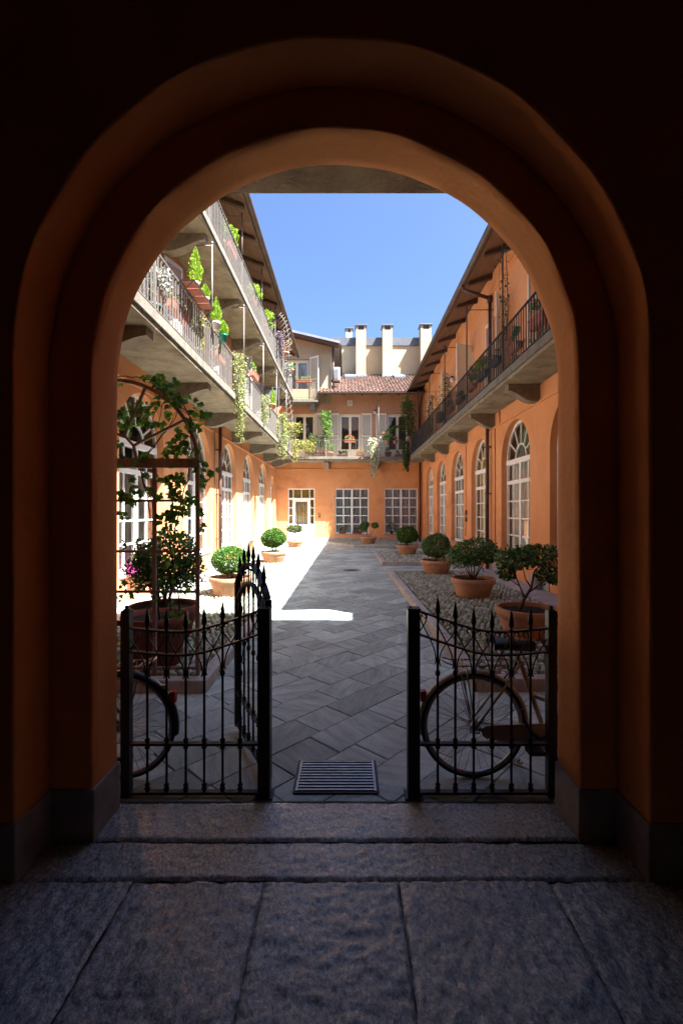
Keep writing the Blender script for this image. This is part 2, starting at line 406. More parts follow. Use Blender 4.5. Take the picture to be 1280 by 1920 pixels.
# ------------------------------------------------------------------ mesh builder
class MB:
    def __init__(s):
        s.v, s.f, s.s = [], [], []

    def add(s, vs, fs, smooth=False):
        o = len(s.v)
        s.v += [tuple(p) for p in vs]
        for f in fs:
            s.f.append([i + o for i in f])
            s.s.append(smooth)
        return s

    def box(s, x0, x1, y0, y1, z0, z1):
        return s.add([(x0, y0, z0), (x1, y0, z0), (x1, y1, z0), (x0, y1, z0), (x0, y0, z1), (x1, y0, z1), (x1, y1, z1), (x0, y1, z1)],
                     [(0, 3, 2, 1), (4, 5, 6, 7), (0, 1, 5, 4), (1, 2, 6, 5), (2, 3, 7, 6), (3, 0, 4, 7)])

    def quad(s, a, b, c, d):
        return s.add([a, b, c, d], [(0, 1, 2, 3)])

    def bar(s, p, q, w, h, up=(0, 0, 1)):
        p, q = Vector(p), Vector(q)
        d = (q - p).normalized()
        u = Vector(up)
        if abs(d.dot(u)) > .98:
            u = Vector((0, 1, 0))
        a = d.cross(u).normalized()
        b = a.cross(d).normalized()
        vs = []
        for e in (p, q):
            for i, j in ((-1, -1), (1, -1), (1, 1), (-1, 1)):
                vs.append(e + a * (i * w / 2) + b * (j * h / 2))
        return s.add(vs, [(0, 3, 2, 1), (4, 5, 6, 7), (0, 1, 5, 4), (1, 2, 6, 5), (2, 3, 7, 6), (3, 0, 4, 7)])

    def tube(s, pts, r, n=8, closed=False):
        pts = [Vector(p) for p in pts]
        k = len(pts)
        rs = r if isinstance(r, (list, tuple)) else [r] * k
        vs, fs = [], []
        a = None
        for i, p in enumerate(pts):
            if closed:
                t = pts[(i + 1) % k] - pts[i - 1]
            else:
                t = pts[min(i + 1, k - 1)] - pts[max(i - 1, 0)]
            t.normalize()
            if a is None:
                a = t.orthogonal().normalized()
            else:
                a = (a - t * a.dot(t))
                a = a.normalized() if a.length > 1e-6 else t.orthogonal().normalized()
            b = t.cross(a)
            for j in range(n):
                an = 2 * PI * j / n
                vs.append(p + (a * math.cos(an) + b * math.sin(an)) * rs[i])
        for i in range(k if closed else k - 1):
            i2 = (i + 1) % k
            for j in range(n):
                j2 = (j + 1) % n
                fs.append((i * n + j, i * n + j2, i2 * n + j2, i2 * n + j))
        s.add(vs, fs, True)
        if not closed:
            o = len(s.v) - k * n
            s.f.append([o + j for j in range(n)][::-1]); s.s.append(False)
            s.f.append([o + (k - 1) * n + j for j in range(n)]); s.s.append(False)
        return s

    def lathe(s, prof, c=(0, 0, 0), n=32, axis='z', smooth=True):
        vs, fs = [], []
        for r, z in prof:
            for j in range(n):
                an = 2 * PI * j / n
                u, v = r * math.cos(an), r * math.sin(an)
                q = (u, v, z) if axis == 'z' else ((u, z, v) if axis == 'y' else (z, u, v))
                vs.append((q[0] + c[0], q[1] + c[1], q[2] + c[2]))
        for i in range(len(prof) - 1):
            for j in range(n):
                j2 = (j + 1) % n
                fs.append((i * n + j, i * n + j2, (i + 1) * n + j2, (i + 1) * n + j))
        return s.add(vs, fs, smooth)

    def prism(s, poly, vec):
        n = len(poly)
        vec = Vector(vec)
        vs = [Vector(p) for p in poly] + [Vector(p) + vec for p in poly]
        fs = [list(range(n))[::-1], list(range(n, 2 * n))] + [(i, (i + 1) % n, (i + 1) % n + n, i + n) for i in range(n)]
        return s.add(vs, fs)

    def leaf(s, p, size, d=None, ratio=.55):
        p = Vector(p)
        if d is None:
            d = Vector((U(-1, 1), U(-1, 1), U(-1, 1)))
        d = Vector(d)
        d = d.normalized() if d.length > 1e-5 else Vector((0, 0, 1))
        a = d.cross(Vector((U(-1, 1), U(-1, 1), U(-1, 1))))
        a = a.normalized() if a.length > 1e-5 else d.orthogonal().normalized()
        b = d.cross(a)
        w = size * ratio / 2
        return s.add([p - d * size * .5, p + a * w + b * (w * .35), p + d * size * .5, p - a * w + b * (w * .35)], [(0, 1, 2), (0, 2, 3)])

    def ivyleaf(s, p, size, d, nrm):
        """five lobed leaf"""
        d = Vector(d).normalized()
        nrm = Vector(nrm)
        a = d.cross(nrm)
        a = a.normalized() if a.length > 1e-5 else d.orthogonal().normalized()
        nn = a.cross(d)
        p = Vector(p)
        out = [(0, 0), (.30, -.12), (.26, .14), (.56, .28), (.28, .46), (.20, .62), (0, 1.0), (-.20, .62), (-.28, .46), (-.56, .28), (-.26, .14), (-.30, -.12)]
        c = p + d * (.35 * size) + nn * (.05 * size)
        vs = [c] + [p + a * (u * size) + d * (v * size) - nn * (abs(u) * .22 * size) for u, v in out]
        n = len(out)
        return s.add(vs, [(0, 1 + i, 1 + (i + 1) % n) for i in range(n)])

    def build(s, name, mat, parent=None, bevel=0, seg=2):
        me = bpy.data.meshes.new(name)
        me.from_pydata(s.v, [], s.f)
        me.polygons.foreach_set('use_smooth', s.s)
        me.materials.append(M[mat] if isinstance(mat, str) else mat)
        me.update()
        return link(name, me, parent, bevel, seg)


def link(name, me, parent=None, bevel=0, seg=2, loc=None, rz=0):
    o = bpy.data.objects.new(name, me)
    COL.objects.link(o)
    if parent is not None:
        put(o, parent)
    if loc is not None:
        o.location = loc
        o.rotation_euler.z = rz
    if bevel:
        b = o.modifiers.new('bevel', 'BEVEL')
        b.width = bevel
        b.segments = seg
        b.limit_method = 'ANGLE'
        b.angle_limit = .7
    return o


def wloc(o):
    v = Vector(o.get('_w', (0, 0, 0)))
    return v


def put(o, parent):
    o.parent = parent
    r = parent
    while r.parent is not None:
        r = r.parent
    if parent.parent is None and parent.type == 'EMPTY':
        o.matrix_parent_inverse = Matrix.Translation(-ROOT[parent.name])


ROOT = {}


def thing(name, label, cat, loc=(0, 0, 0), group=None):
    o = bpy.data.objects.new(name, None)
    COL.objects.link(o)
    o.location = loc
    o.empty_display_size = .1
    ROOT[o.name] = Vector(loc)
    return tag(o, label, cat, group)


def tag(o, label, cat, group=None, kind=None):
    o['label'] = label
    o['category'] = cat
    if group:
        o['group'] = group
    if kind:
        o['kind'] = kind
    return o


def structure(o):
    o['kind'] = 'structure'
    return o


# ------------------------------------------------------------------ camera, sun, sky
cd = bpy.data.cameras.new('camera')
cam = bpy.data.objects.new('camera', cd)
COL.objects.link(cam)
cam.location = (0, 0, 1.7)
cam.rotation_euler = (PI / 2, 0, 0)
cd.sensor_width = 36
cd.lens = 36 * F / 1920
cd.shift_x = -12 / 1920
cd.clip_start = .05
cd.clip_end = 500
sc.camera = cam

SX, SY = .53, .33
sd = Vector((SX, -SY, 1)).normalized()          # towards the sun
elev = math.asin(sd.z)
azim = math.atan2(sd.x, sd.y)                   # from +Y clockwise
sl = bpy.data.lights.new('sun', 'SUN')
sun = bpy.data.objects.new('sun', sl)
COL.objects.link(sun)
sl.energy = 5.0
sl.angle = math.radians(.5)
sl.color = (1, .965, .92)
sun.rotation_euler = sd.to_track_quat('Z', 'Y').to_euler()
sun.location = (10, -10, 30)

w = bpy.data.worlds.new('World')
sc.world = w
w.use_nodes = True
nt = w.node_tree
nt.nodes.clear()
sky = nt.nodes.new('ShaderNodeTexSky')
sky.sky_type = 'NISHITA'
sky.sun_disc = False
sky.sun_elevation = elev
sky.sun_rotation = azim
sky.air_density = .82
sky.dust_density = 3.8
sky.ozone_density = 10.0
bg = nt.nodes.new('ShaderNodeBackground')
bg.inputs['Strength'].default_value = .05
wo = nt.nodes.new('ShaderNodeOutputWorld')
nt.links.new(sky.outputs[0], bg.inputs[0])
nt.links.new(bg.outputs[0], wo.inputs[0])

sc.view_settings.view_transform = 'Standard'
sc.view_settings.look = 'None'
sc.view_settings.exposure = 3.0
sc.view_settings.gamma = 1
sc.cycles.max_bounces = 14
sc.cycles.diffuse_bounces = 12
sc.cycles.glossy_bounces = 4
sc.cycles.transparent_max_bounces = 16
sc.cycles.sample_clamp_indirect = 12
sc.cycles.use_denoising = True

# ------------------------------------------------------------------ ground and paving
g = MB()
g.quad((-60, -60, -.03), (60, -60, -.03), (60, 90, -.03), (-60, 90, -.03))
structure(g.build('ground', 'soilbed'))


def clip(poly, ax, lim, keep_gt):
    out = []
    for i in range(len(poly)):
        p, q = poly[i], poly[(i + 1) % len(poly)]
        ip = (p[ax] >= lim) == keep_gt
        iq = (q[ax] >= lim) == keep_gt
        if ip:
            out.append(p)
        if ip != iq:
            t = (lim - p[ax]) / (q[ax] - p[ax])
            out.append((p[0] + (q[0] - p[0]) * t, p[1] + (q[1] - p[1]) * t))
    return out


def inset(poly, e):
    cx = sum(p[0] for p in poly) / len(poly)
    cy = sum(p[1] for p in poly) / len(poly)
    res = []
    for x, y in poly:
        dx, dy = x - cx, y - cy
        l = math.hypot(dx, dy) or 1
        k = max(.3, 1 - e * 1.4 / l)
        res.append((cx + dx * k, cy + dy * k))
    return res


pv = MB()
ca, sa = math.cos(math.radians(47)), math.sin(math.radians(47))
v = -18.
while v < 24:
    wd = U(.29, .34)
    u = -18 + U(0, .5)
    while u < 34:
        ln = random.choice((.36, .42, .45, .52, .6, .68)) * U(.95, 1.05)
        c = [(u, v), (u + ln, v), (u + ln, v + wd), (u, v + wd)]
        poly = [(a * ca - b * sa, a * sa + b * ca) for a, b in c]
        for ax, lim, gt in ((0, -4.0, True), (0, 4.15, False), (1, 2.672, True), (1, 24.7, False)):
            poly = clip(poly, ax, lim, gt) if len(poly) > 2 else []
        u += ln
        if len(poly) < 3:
            continue
        area = abs(sum(poly[i][0] * poly[(i + 1) % len(poly)][1] - poly[(i + 1) % len(poly)][0] * poly[i][1] for i in range(len(poly)))) / 2
        if area < .004:
            continue
        zt = U(-.0015, .0015)
        tx, ty = U(-.006, .006), U(-.006, .006)
        a = inset(poly, .0035)
        b = inset(poly, .008)
        n = len(a)
        pv.add([(x, y, -.02) for x, y in a] + [(x, y, zt - .005) for x, y in a] + [(x, y, zt + (x - a[0][0]) * tx + (y - a[0][1]) * ty) for x, y in b],
               [tuple(range(2 * n, 3 * n))] + [(i, (i + 1) % n, (i + 1) % n + n, i + n) for i in range(n)]
               + [(i + n, (i + 1) % n + n, (i + 1) % n + 2 * n, i + 2 * n) for i in range(n)])
    v += wd
structure(pv.build('courtyard_paving', 'paving'))


# passage floor slabs: tooled relief as real geometry where it is seen
from mathutils import noise as mn


def rough_slab(mb, x0, x1, y0, y1, z=0, step=.011, edge=.004, relief=1., ang=0.):
    nx, ny = max(2, int((x1 - x0) / step)), max(2, int((y1 - y0) / step))
    sx_, sy_ = U(0, 90), U(0, 90)
    c, s_ = math.cos(ang), math.sin(ang)
    vs, fs = [], []
    for j in range(ny + 1):
        for i in range(nx + 1):
            x, y = x0 + (x1 - x0) * i / nx, y0 + (y1 - y0) * j / ny
            u, v = (x * c + y * s_) + sx_, (-x * s_ + y * c) + sy_
            h = .0075 * relief * mn.fractal((u * 3.0, v * 3.0, 1.7), 1.0, 2.1, 3)
            ch = mn.fractal((u * 27, v * 16, 4.2), .8, 2.3, 4)
            h += .0065 * relief * ch - .010 * relief * max(0, mn.noise((u * 34, v * 30, 9.)) - .32)
            h -= .006 * relief * max(0, .12 - abs(mn.noise((u * 7, v * 11, 8.)))) / .12 * max(0, mn.noise((u * 2, v * 2, 3.)) + .25)
            d = min(x - x0, x1 - x, y - y0, y1 - y)
            rag = .006 * (1 + mn.noise((x * 22, y * 22, 2.)))
            h -= .013 * math.exp(-d / (.002 + rag * .42))
            if i in (0, nx):
                x += mn.noise((sx_, y * 18, 1.)) * edge
            if j in (0, ny):
                y += mn.noise((x * 18, sy_, 1.)) * edge
            vs.append((x, y, z + h))
    w_ = nx + 1
    for j in range(ny):
        for i in range(nx):
            fs.append((j * w_ + i, j * w_ + i + 1, (j + 1) * w_ + i + 1, (j + 1) * w_ + i))
    mb.add(vs, fs, True)


pf = MB()
rough_slab(pf, -1.9, 1.8, 2.360, 2.666, .002, relief=.6, ang=PI / 2)
rough_slab(pf, -2.2, 2.1, 2.113, 2.354, -.005, relief=.75, ang=PI / 2)
xs = [-2.5, -1.72, -.995, -.385, .235, .93, 1.62, 2.5]
for k, (a, b) in enumerate(zip(xs, xs[1:])):
    rough_slab(pf, a + .001, b - .001, 1.3, 2.109, -.006 + U(-.003, .003), relief=1.15, ang=(.25, .1, -.2, PI / 2, .15, -.1, .2)[k])
    rough_slab(pf, a + .003, b - .003, -.7, 1.297, -.006, step=.1)
    rough_slab(pf, a + .003, b - .003, -3.2, -.705, -.006, step=.2)
structure(pf.build('passage_floor', 'passage'))

# ------------------------------------------------------------------ cobbled beds
BED_Z = .125


def inside(poly, x, y):
    c = False
    n = len(poly)
    for i in range(n):
        x1, y1 = poly[i]
        x2, y2 = poly[(i + 1) % n]
        if (y1 > y) != (y2 > y) and x < (x2 - x1) * (y - y1) / (y2 - y1) + x1:
            c = not c
    return c


def bed(poly, kerb_edges, label, sx, sy, near):
    b = MB()
    b.prism([(x, y, -.025) for x, y in poly], (0, 0, BED_Z - .013))
    structure(b.build('cobble_bed', 'soilbed'))
    kb = MB()
    kw = .13
    for i in kerb_edges:
        p, q = Vector((*poly[i], 0)), Vector((*poly[(i + 1) % len(poly)], 0))
        d = q - p
        L = d.length
        d.normalize()
        nrm = Vector((-d.y, d.x, 0))      # inward for ccw polygons
        t = 0
        while t < L - .05:
            ln = min(U(.75, 1.15), L - t)
            if L - t - ln < .25:
                ln = L - t
            e = U(-.004, .004)
            a, c = p + d * (t + .004), p + d * (t + ln - .004)
            h = BED_Z + U(-.004, .004)
            kb.prism([a + nrm * (-.005 + e) + Vector((0, 0, -.02)), c + nrm * (-.005 + e) + Vector((0, 0, -.02)), c + nrm * (kw + e) + Vector((0, 0, -.02)),
                      a + nrm * (kw + e) + Vector((0, 0, -.02))], (0, 0, h + .02))
            t += ln
    if kerb_edges:
        structure(kb.build('kerb', 'granite', bevel=.012))
    # cobbles: low domes in rows
    vs, fs = [], []
    x0, x1 = min(p[0] for p in poly), max(p[0] for p in poly)
    y0, y1 = min(p[1] for p in poly), max(p[1] for p in poly)
    n = 10 if near else 7
    rings = [(1, -.6), (.92, .35), (.62, .85)] if near else [(1, -.4), (.72, .75)]
    row = 0
    y = y0 + sy / 2
    cnt = 0
    while y < y1:
        x = x0 + (sx / 2 if row % 2 else 0)
        while x < x1:
            cx, cy = x + U(-.2, .2) * sx, y + U(-.22, .22) * sy
            if inside(poly, cx, cy):
                ok = True
                for i in kerb_edges:
                    p, q = poly[i], poly[(i + 1) % len(poly)]
                    dx, dy = q[0] - p[0], q[1] - p[1]
                    l = math.hypot(dx, dy)
                    if ((cx - p[0]) * -dy + (cy - p[1]) * dx) / l < kw + .03:
                        ok = False
                if ok:
                    rx, ry, h = sx * U(.34, .48), sy * U(.34, .47), U(.018, .034)
                    an = U(-.5, .5)
                    c, s_ = math.cos(an), math.sin(an)
                    o = len(vs)
                    ph = U(0, 1)
                    for rr, zz in rings:
                        for j in range(n):
                            a = 2 * PI * (j + ph) / n
                            ex, ey = math.cos(a) * rx * rr, math.sin(a) * ry * rr
                            vs.append((cx + ex * c - ey * s_, cy + ex * s_ + ey * c, BED_Z - .018 + h * zz))
                    vs.append((cx, cy, BED_Z - .018 + h))
                    for k in range(len(rings) - 1):
                        for j in range(n):
                            fs.append((o + k * n + j, o + k * n + (j + 1) % n, o + (k + 1) * n + (j + 1) % n, o + (k + 1) * n + j))
                    t = o + len(rings) * n
                    for j in range(n):
                        fs.append((t - n + j, t - n + (j + 1) % n, t))
                    cnt += 1
            x += sx
        y += sy
        row += 1
    me = bpy.data.meshes.new('cobbles')
    me.from_pydata(vs, [], fs)
    me.polygons.foreach_set('use_smooth', [True] * len(fs))
    me.materials.append(M['cobble'])
    tag(link('cobbles', me), label, 'cobbles', None, 'stuff')


bed([(1.2, 4.3), (3.4, 4.3), (3.4, 12.3), (1.09, 12.3)], [0, 2, 3], 'mossy cobbles in the long bed on the shaded right side', .078, .098, True)
bed([(1.08, 14.4), (3.4, 14.4), (3.4, 18.6), (1.08, 18.6)], [0, 2, 3], 'grey cobbles in the short bed beyond the long shaded bed', .10, .12, False)
bed([(-3.3, 4.27), (-1.335, 4.27), (-1.325, 10.0), (-3.3, 10.0)], [0, 1, 2], 'cobbles in the bed under the vine trellis, half in sun', .078, .098, True)
bed([(-3.3, 11.2), (-1.33, 11.2), (-1.3, 15.1), (-3.3, 15.1)], [0, 1, 2], 'sunlit cobbles in the middle bed on the left', .10, .12, False)
bed([(-3.3, 17.2), (-1.39, 17.2), (-1.39, 20.8), (-3.3, 20.8)], [0, 1, 2], 'sunlit cobbles in the small bed before the white door', .10, .12, False)
bed([(-1.2, 24.45), (.3, 21.4), (2.5, 21.2), (3.9, 21.2), (3.9, 24.45)], [0, 1, 2], 'grey cobbles in the angled bed below the two far windows', .10, .12, False)

wk = MB()
for y0 in range(4, 24):
    for xa, xb in ((3.415, 3.99), (-3.84, -3.315)):
        if xa > 0 and y0 >= 21:
            continue
        wk.box(xa, xb, y0 + .304, y0 + 1.296, -.02, BED_Z - .015 + U(-.003, .003))
structure(wk.build('walkway', 'plinth', bevel=.008))

# ------------------------------------------------------------------ drain grate and manhole
gr = thing('drain_grate', 'rectangular steel drain grate set in the paving before the gate', 'drain grate', (0, 2.88, 0))
gx0, gx1, gy0, gy1 = -.323, .178, 2.752, 3.09
MB().box(gx0, gx1, gy0, gy1, -.018, .004).build('pit_shade', 'gap_shade', gr)  # black slab on the paving, its colour stands for shade below the bars
fr = MB()
for a in ((gx0 - .008, gx1 + .008, gy0 - .012, gy0), (gx0 - .008, gx1 + .008, gy1, gy1 + .012), (gx0 - .012, gx0, gy0, gy1), (gx1, gx1 + .012, gy0, gy1)):
    fr.box(*a, -.018, .010)
fr.build('frame', 'castiron', gr)
br = MB()
br.box(gx0 + .004, gx0 + .018, gy0, gy1, .004, .016)
br.box(gx1 - .018, gx1 - .004, gy0, gy1, .004, .016)
for i in range(11):
    y = gy0 + .006 + (gy1 - gy0 - .026) * i / 10
    br.box(gx0 + .018, gx1 - .018, y, y + .014, .004, .016)
br.build('bars', 'steel', gr)

mh = thing('manhole_cover', 'round rusty manhole cover in the middle of the far paving', 'manhole cover', (.09, 13.25, 0))
m_ = MB()
m_.lathe([(0, .006), (.245, .006), (.25, .004), (.25, -.01)], (.09, 13.25, 0), 40)
for k in (.07, .13, .19):
    m_.lathe([(k - .012, .006), (k - .006, .011), (k + .006, .011), (k + .012, .006)], (.09, 13.25, 0), 40)
m_.build('cover', 'castiron', mh)
m_ = MB()
m_.lathe([(.255, -.01), (.255, .007), (.31, .007), (.32, -.01)], (.09, 13.25, 0), 40)
m_.build('frame', 'granite', mh)


# ------------------------------------------------------------------ facade helpers
def facade(mb, mp, u0, u1, z0, z1, ops, reveal=.17):
    """sheet with openings (ua, ub, zb, zt, arch) in one row; mp(u, w, z) -> xyz; w goes into the wall"""
    ops = sorted(ops)
    u = u0
    for ua, ub, zb, zt, arch in ops:
        if ua > u:
            mb.quad(mp(u, 0, z0), mp(ua, 0, z0), mp(ua, 0, z1), mp(u, 0, z1))
        if zb > z0:
            mb.quad(mp(ua, 0, z0), mp(ub, 0, z0), mp(ub, 0, zb), mp(ua, 0, zb))
        if arch:
            r = (ub - ua) / 2
            c = (ua + ub) / 2
            zs = zt - r
            n = 24
            arc = [(c - r * math.cos(PI * i / n), zs + r * math.sin(PI * i / n)) for i in range(n + 1)]
        else:
            arc = [(ua, zt), (ub, zt)]
        for (a, za), (b, zb2) in zip(arc, arc[1:]):
            mb.quad(mp(a, 0, za), mp(b, 0, zb2), mp(b, 0, z1), mp(a, 0, z1))
            mb.add([mp(a, 0, za), mp(b, 0, zb2), mp(b, reveal, zb2), mp(a, reveal, za)], [(0, 1, 2, 3)], arch)
        zs = arc[0][1]
        for uu in (ua, ub):
            mb.quad(mp(uu, 0, zb), mp(uu, 0, zs), mp(uu, reveal, zs), mp(uu, reveal, zb))
        mb.quad(mp(ua, 0, zb), mp(ub, 0, zb), mp(ub, reveal, zb), mp(ua, reveal, zb))
        u = ub
    if u < u1:
        mb.quad(mp(u, 0, z0), mp(u1, 0, z0), mp(u1, 0, z1), mp(u, 0, z1))


mpL = lambda u, w, z: (XL - w, u, z)
mpR = lambda u, w, z: (XR + w, u, z)
mpB = lambda u, w, z: (u, YB + w, z)
RZ = {'L': PI / 2, 'R': -PI / 2, 'B': 0}


def lpos(side, u, z, w=0):
    return {'L': Vector(mpL(u, w, z)), 'R': Vector(mpR(u, w, z)), 'B': Vector(mpB(u, w, z))}[side]


# prototypes in local axes: x along the wall, y into the wall, z up
def arched_frame(wd, zb, zt, t1, t2):
    """white frame: outer jambs, arch, two heavy transoms t1<t2, four columns, fanlight with spokes"""
    m = MB()
    r = wd / 2
    zs = zt - r
    y0, y1 = .14, .20
    fw = .06
    n = 24

    def ring(ro, ri, a0=0, a1=PI, n=24, yy0=y0, yy1=y1, cz=zs):
        for i in range(n):
            p, q = a0 + (a1 - a0) * i / n, a0 + (a1 - a0) * (i + 1) / n
            a = [(ri * math.cos(p), cz + ri * math.sin(p)), (ro * math.cos(p), cz + ro * math.sin(p)), (ro * math.cos(q), cz + ro * math.sin(q)), (ri * math.cos(q), cz + ri * math.sin(q))]
            m.prism([(x, yy0, z) for x, z in a], (0, yy1 - yy0, 0))
    ring(r - .002, r - fw)
    for s in (-1, 1):
        m.box(min(s * (r - .002), s * (r - fw)), max(s * (r - .002), s * (r - fw)), y0, y1, zb + .002, zs)
    m.box(-r + fw, r - fw, y0 + .002, y1 - .002, zb + .002, zb + .085)
    m.box(-r + fw, r - fw, y0 - .03, y1 - .004, t2 - .03, t2 + .09)
    m.box(-r + fw, r - fw, y0 - .015, y1 - .004, t1 - .02, t1 + .07)
    m.box(-.05, .05, y0 - .008, y1 - .006, zb + .085, t1 - .02)
    m.box(-.05, .05, y0 - .008, y1 - .006, t1 + .07, t2 - .03)
    for s in (-1, 1):
        x = s * (r - fw + .05) / 2
        m.box(x - .017, x + .017, y0 + .008, y1 - .012, zb + .085, t1 - .02)
        m.box(x - .017, x + .017, y0 + .008, y1 - .012, t1 + .07, t2 - .03)
    rows = 4
    for k in range(1, rows):
        z = zb + .085 + (t1 - .02 - zb - .085) * k / rows
        for a, b in ((-r + fw, -(r - fw + .05) / 2 - .017), (-(r - fw + .05) / 2 + .017, -.05), (.05, (r - fw + .05) / 2 - .017), ((r - fw + .05) / 2 + .017, r - fw)):
            m.box(a, b, y0 + .010, y1 - .014, z - .017, z + .017)
    # fanlight
    fz = t2 + .09
    ri = r * .36
    ring(ri + .018, ri - .018, 0, PI, 14, y0 + .008, y1 - .012, fz)
    for k in range(1, 6):
        a = PI * k / 6
        c, s_ = math.cos(a), math.sin(a)
        # end at the arch ring
        R = ri
        while math.hypot(R * c, fz + R * s_ - zs) < r - fw + .004 or fz + R * s_ < zs:
            R += .01
            if abs(R * c) > r - fw and fz + R * s_ < zs:
                break
        m.bar(((ri + .018) * c, (y0 + y1) / 2, fz + (ri + .018) * s_), (R * c, (y0 + y1) / 2, fz + R * s_), .034, .034, (0, 1, 0))
    return m


def arched_pane(wd, zb, zt, w=.172):
    m = MB()
    r = wd / 2 - .03
    zs = zt - wd / 2
    pts = [(-r, w, zb + .04), (r, w, zb + .04)] + [(r * math.cos(PI * i / 20), w, zs + r * math.sin(PI * i / 20)) for i in range(21)]
    m.add(pts, [tuple(range(len(pts)))])
    return m


def curtain(wd, zb, zt, w=.27, gap=0.):
    m = MB()
    n = 72
    vs, fs = [], []
    a = U(0, 6)
    for i in range(n + 1):
        x = -wd / 2 + wd * i / n
        y = w + .022 * math.sin(x * 52 + a) + .015 * math.sin(x * 23 + 2 * a)
        vs += [(x, y, zb), (x, y + .004, zt)]
    for i in range(n):
        if gap and abs((i + .5) / n - .5) < gap:
            continue
        fs.append((2 * i, 2 * i + 2, 2 * i + 3, 2 * i + 1))
    return m.add(vs, fs, True)


def place(proto, name, parent, side, u, z=0):
    o = bpy.data.objects.new(name, proto)
    COL.objects.link(o)
    p = lpos(side, u, z)
    if parent.type == 'EMPTY':
        put(o, parent)
        o.location = p
        o.rotation_euler.z = RZ[side]
    else:
        o.parent = parent
    return o


def mesh_of(mb, name, mat):
    me = bpy.data.meshes.new(name)
    me.from_pydata(mb.v, [], mb.f)
    me.polygons.foreach_set('use_smooth', mb.s)
    me.materials.append(M[mat])
    return me


AW, AZT = 1.86, 3.92
T1, T2 = 2.42, 2.92
PF = mesh_of(arched_frame(AW, .6, AZT, T1, T2), 'window', 'white')
PPANE = mesh_of(arched_pane(AW, .6, AZT), 'pane', 'glass')
PSILL = mesh_of(MB().box(-AW / 2 + .002, AW / 2 - .002, -.03, .14, .57, .602), 'sill', 'plinth')
CURT = [mesh_of(curtain(AW - .05, .64, T2), 'curtain', 'curtain'), mesh_of(curtain(AW - .05, .64, T2, gap=.06), 'curtain', 'curtain'),
        mesh_of(curtain(AW - .05, .64, T1 + .05), 'curtain', 'curtain')]
OCHRE = mesh_of(curtain(AW - .05, .62, AZT - .3), 'blind', 'ochre')


def arched_window(b, side, u, cur=0):
    o = place(PF, 'window', b, side, u)
    place(PPANE, 'pane', o, side, 0)
    place(PSILL, 'sill', o, side, 0)
    if cur == 'ochre':
        place(OCHRE, 'blind', o, side, 0)
    elif cur is not None:
        place(CURT[cur], 'curtain', o, side, 0)
    return o


def french_door(wd, zb, zt):
    m = MB()
    y0, y1 = .13, .18
    r = wd / 2
    m.box(-r + .002, -r + .06, y0, y1, zb, zt - .002)
    m.box(r - .06, r - .002, y0, y1, zb, zt - .002)
    m.box(-r + .06, r - .06, y0, y1, zt - .07, zt - .002)
    m.box(-.07, .07, y0 - .006, y1, zb, zt - .07)
    for s in (-1, 1):
        a, b = sorted((s * .07, s * (r - .06)))
        m.box(a, b, y0 + .004, y1 - .004, zb, zb + .5)
        m.box(a, b, y0 + .004, y1 - .004, zt - .16, zt - .07)
        a, b = sorted((s * (r - .115), s * (r - .06)))
        m.box(a, b, y0 + .005, y1 - .005, zb + .5, zt - .16)
    return m


def flat_pane(wd, zb, zt, w=.16):
    return MB().quad((-wd / 2 + .04, w, zb + .03), (wd / 2 - .04, w, zb + .03), (wd / 2 - .04, w, zt - .03), (-wd / 2 + .04, w, zt - .03))


def shutter(wd, h):
    """louvred leaf, origin at its bottom centre, lying in front of the wall"""
    m = MB()
    t = .035
    m.box(-wd / 2, -wd / 2 + .055, -t, 0, 0, h)
    m.box(wd / 2 - .055, wd / 2, -t, 0, 0, h)
    for z in (0, h * .5 - .04, h - .08):
        m.box(-wd / 2 + .055, wd / 2 - .055, -t + .002, -.002, z, z + .08)
    z = .1
    while z < h - .1:
        if not (h * .5 - .07 < z < h * .5 + .05):
            m.add([(-wd / 2 + .055, -t + .004, z), (wd / 2 - .055, -t + .004, z), (wd / 2 - .055, -.006, z + .036), (-wd / 2 + .055, -.006, z + .036)], [(0, 1, 2, 3)])
        z += .037
    return m


DW, DH = 1.15, 2.42
PDOOR = mesh_of(french_door(DW, 0, DH), 'balcony_door', 'ivory')
PDPANE = mesh_of(flat_pane(DW, 0, DH), 'pane', 'glass')
PDCUR = mesh_of(curtain(DW - .05, .02, DH - .05, .26), 'curtain', 'curtain')
PSHI = mesh_of(shutter(.57, DH), 'shutter', 'ivory')
PSHG = mesh_of(shutter(.57, DH), 'shutter', 'greyshut')


def balcony_door(b, side, u, z, sh, cur=False, both=True, ajar=(0, 0)):
    o = place(PDOOR, 'balcony_door', b, side, u, z)
    place(PDPANE, 'pane', o, side, 0)
    if cur:
        place(PDCUR, 'curtain', o, side, 0)
    for s, aj in zip((-1, 1), ajar):
        if not both and s == 1:
            continue
        q = place(sh, 'shutter', b, side, u + s * (DW / 2 + .31), z + .01)
        if aj:
            hinge = lpos(side, u + s * DW / 2, z + .01, -.02)
            q.rotation_euler.z -= aj * s * (1 if side != 'R' else -1)
            q.location = hinge + Matrix.Rotation(q.rotation_euler.z, 3, 'Z') @ Vector(((s if side != 'R' else -s) * .29, 0, 0))
    return o


def corbel_mesh(L, wd=.24, h=.36):
    """bracket profile: deep at the wall, S-curve to the nose. local: y into wall"""
    prof = [(0, 0), (0, -h)]
    for i in range(15):
        t = i / 14
        prof.append((-.10 - (L - .10) * t, -h + (h - .13) * (t * t * (3 - 2 * t)) - .02 * math.sin(PI * t)))
    prof.append((-L, 0))
    return MB().prism([(-wd / 2, y, z) for y, z in prof], (wd, 0, 0))


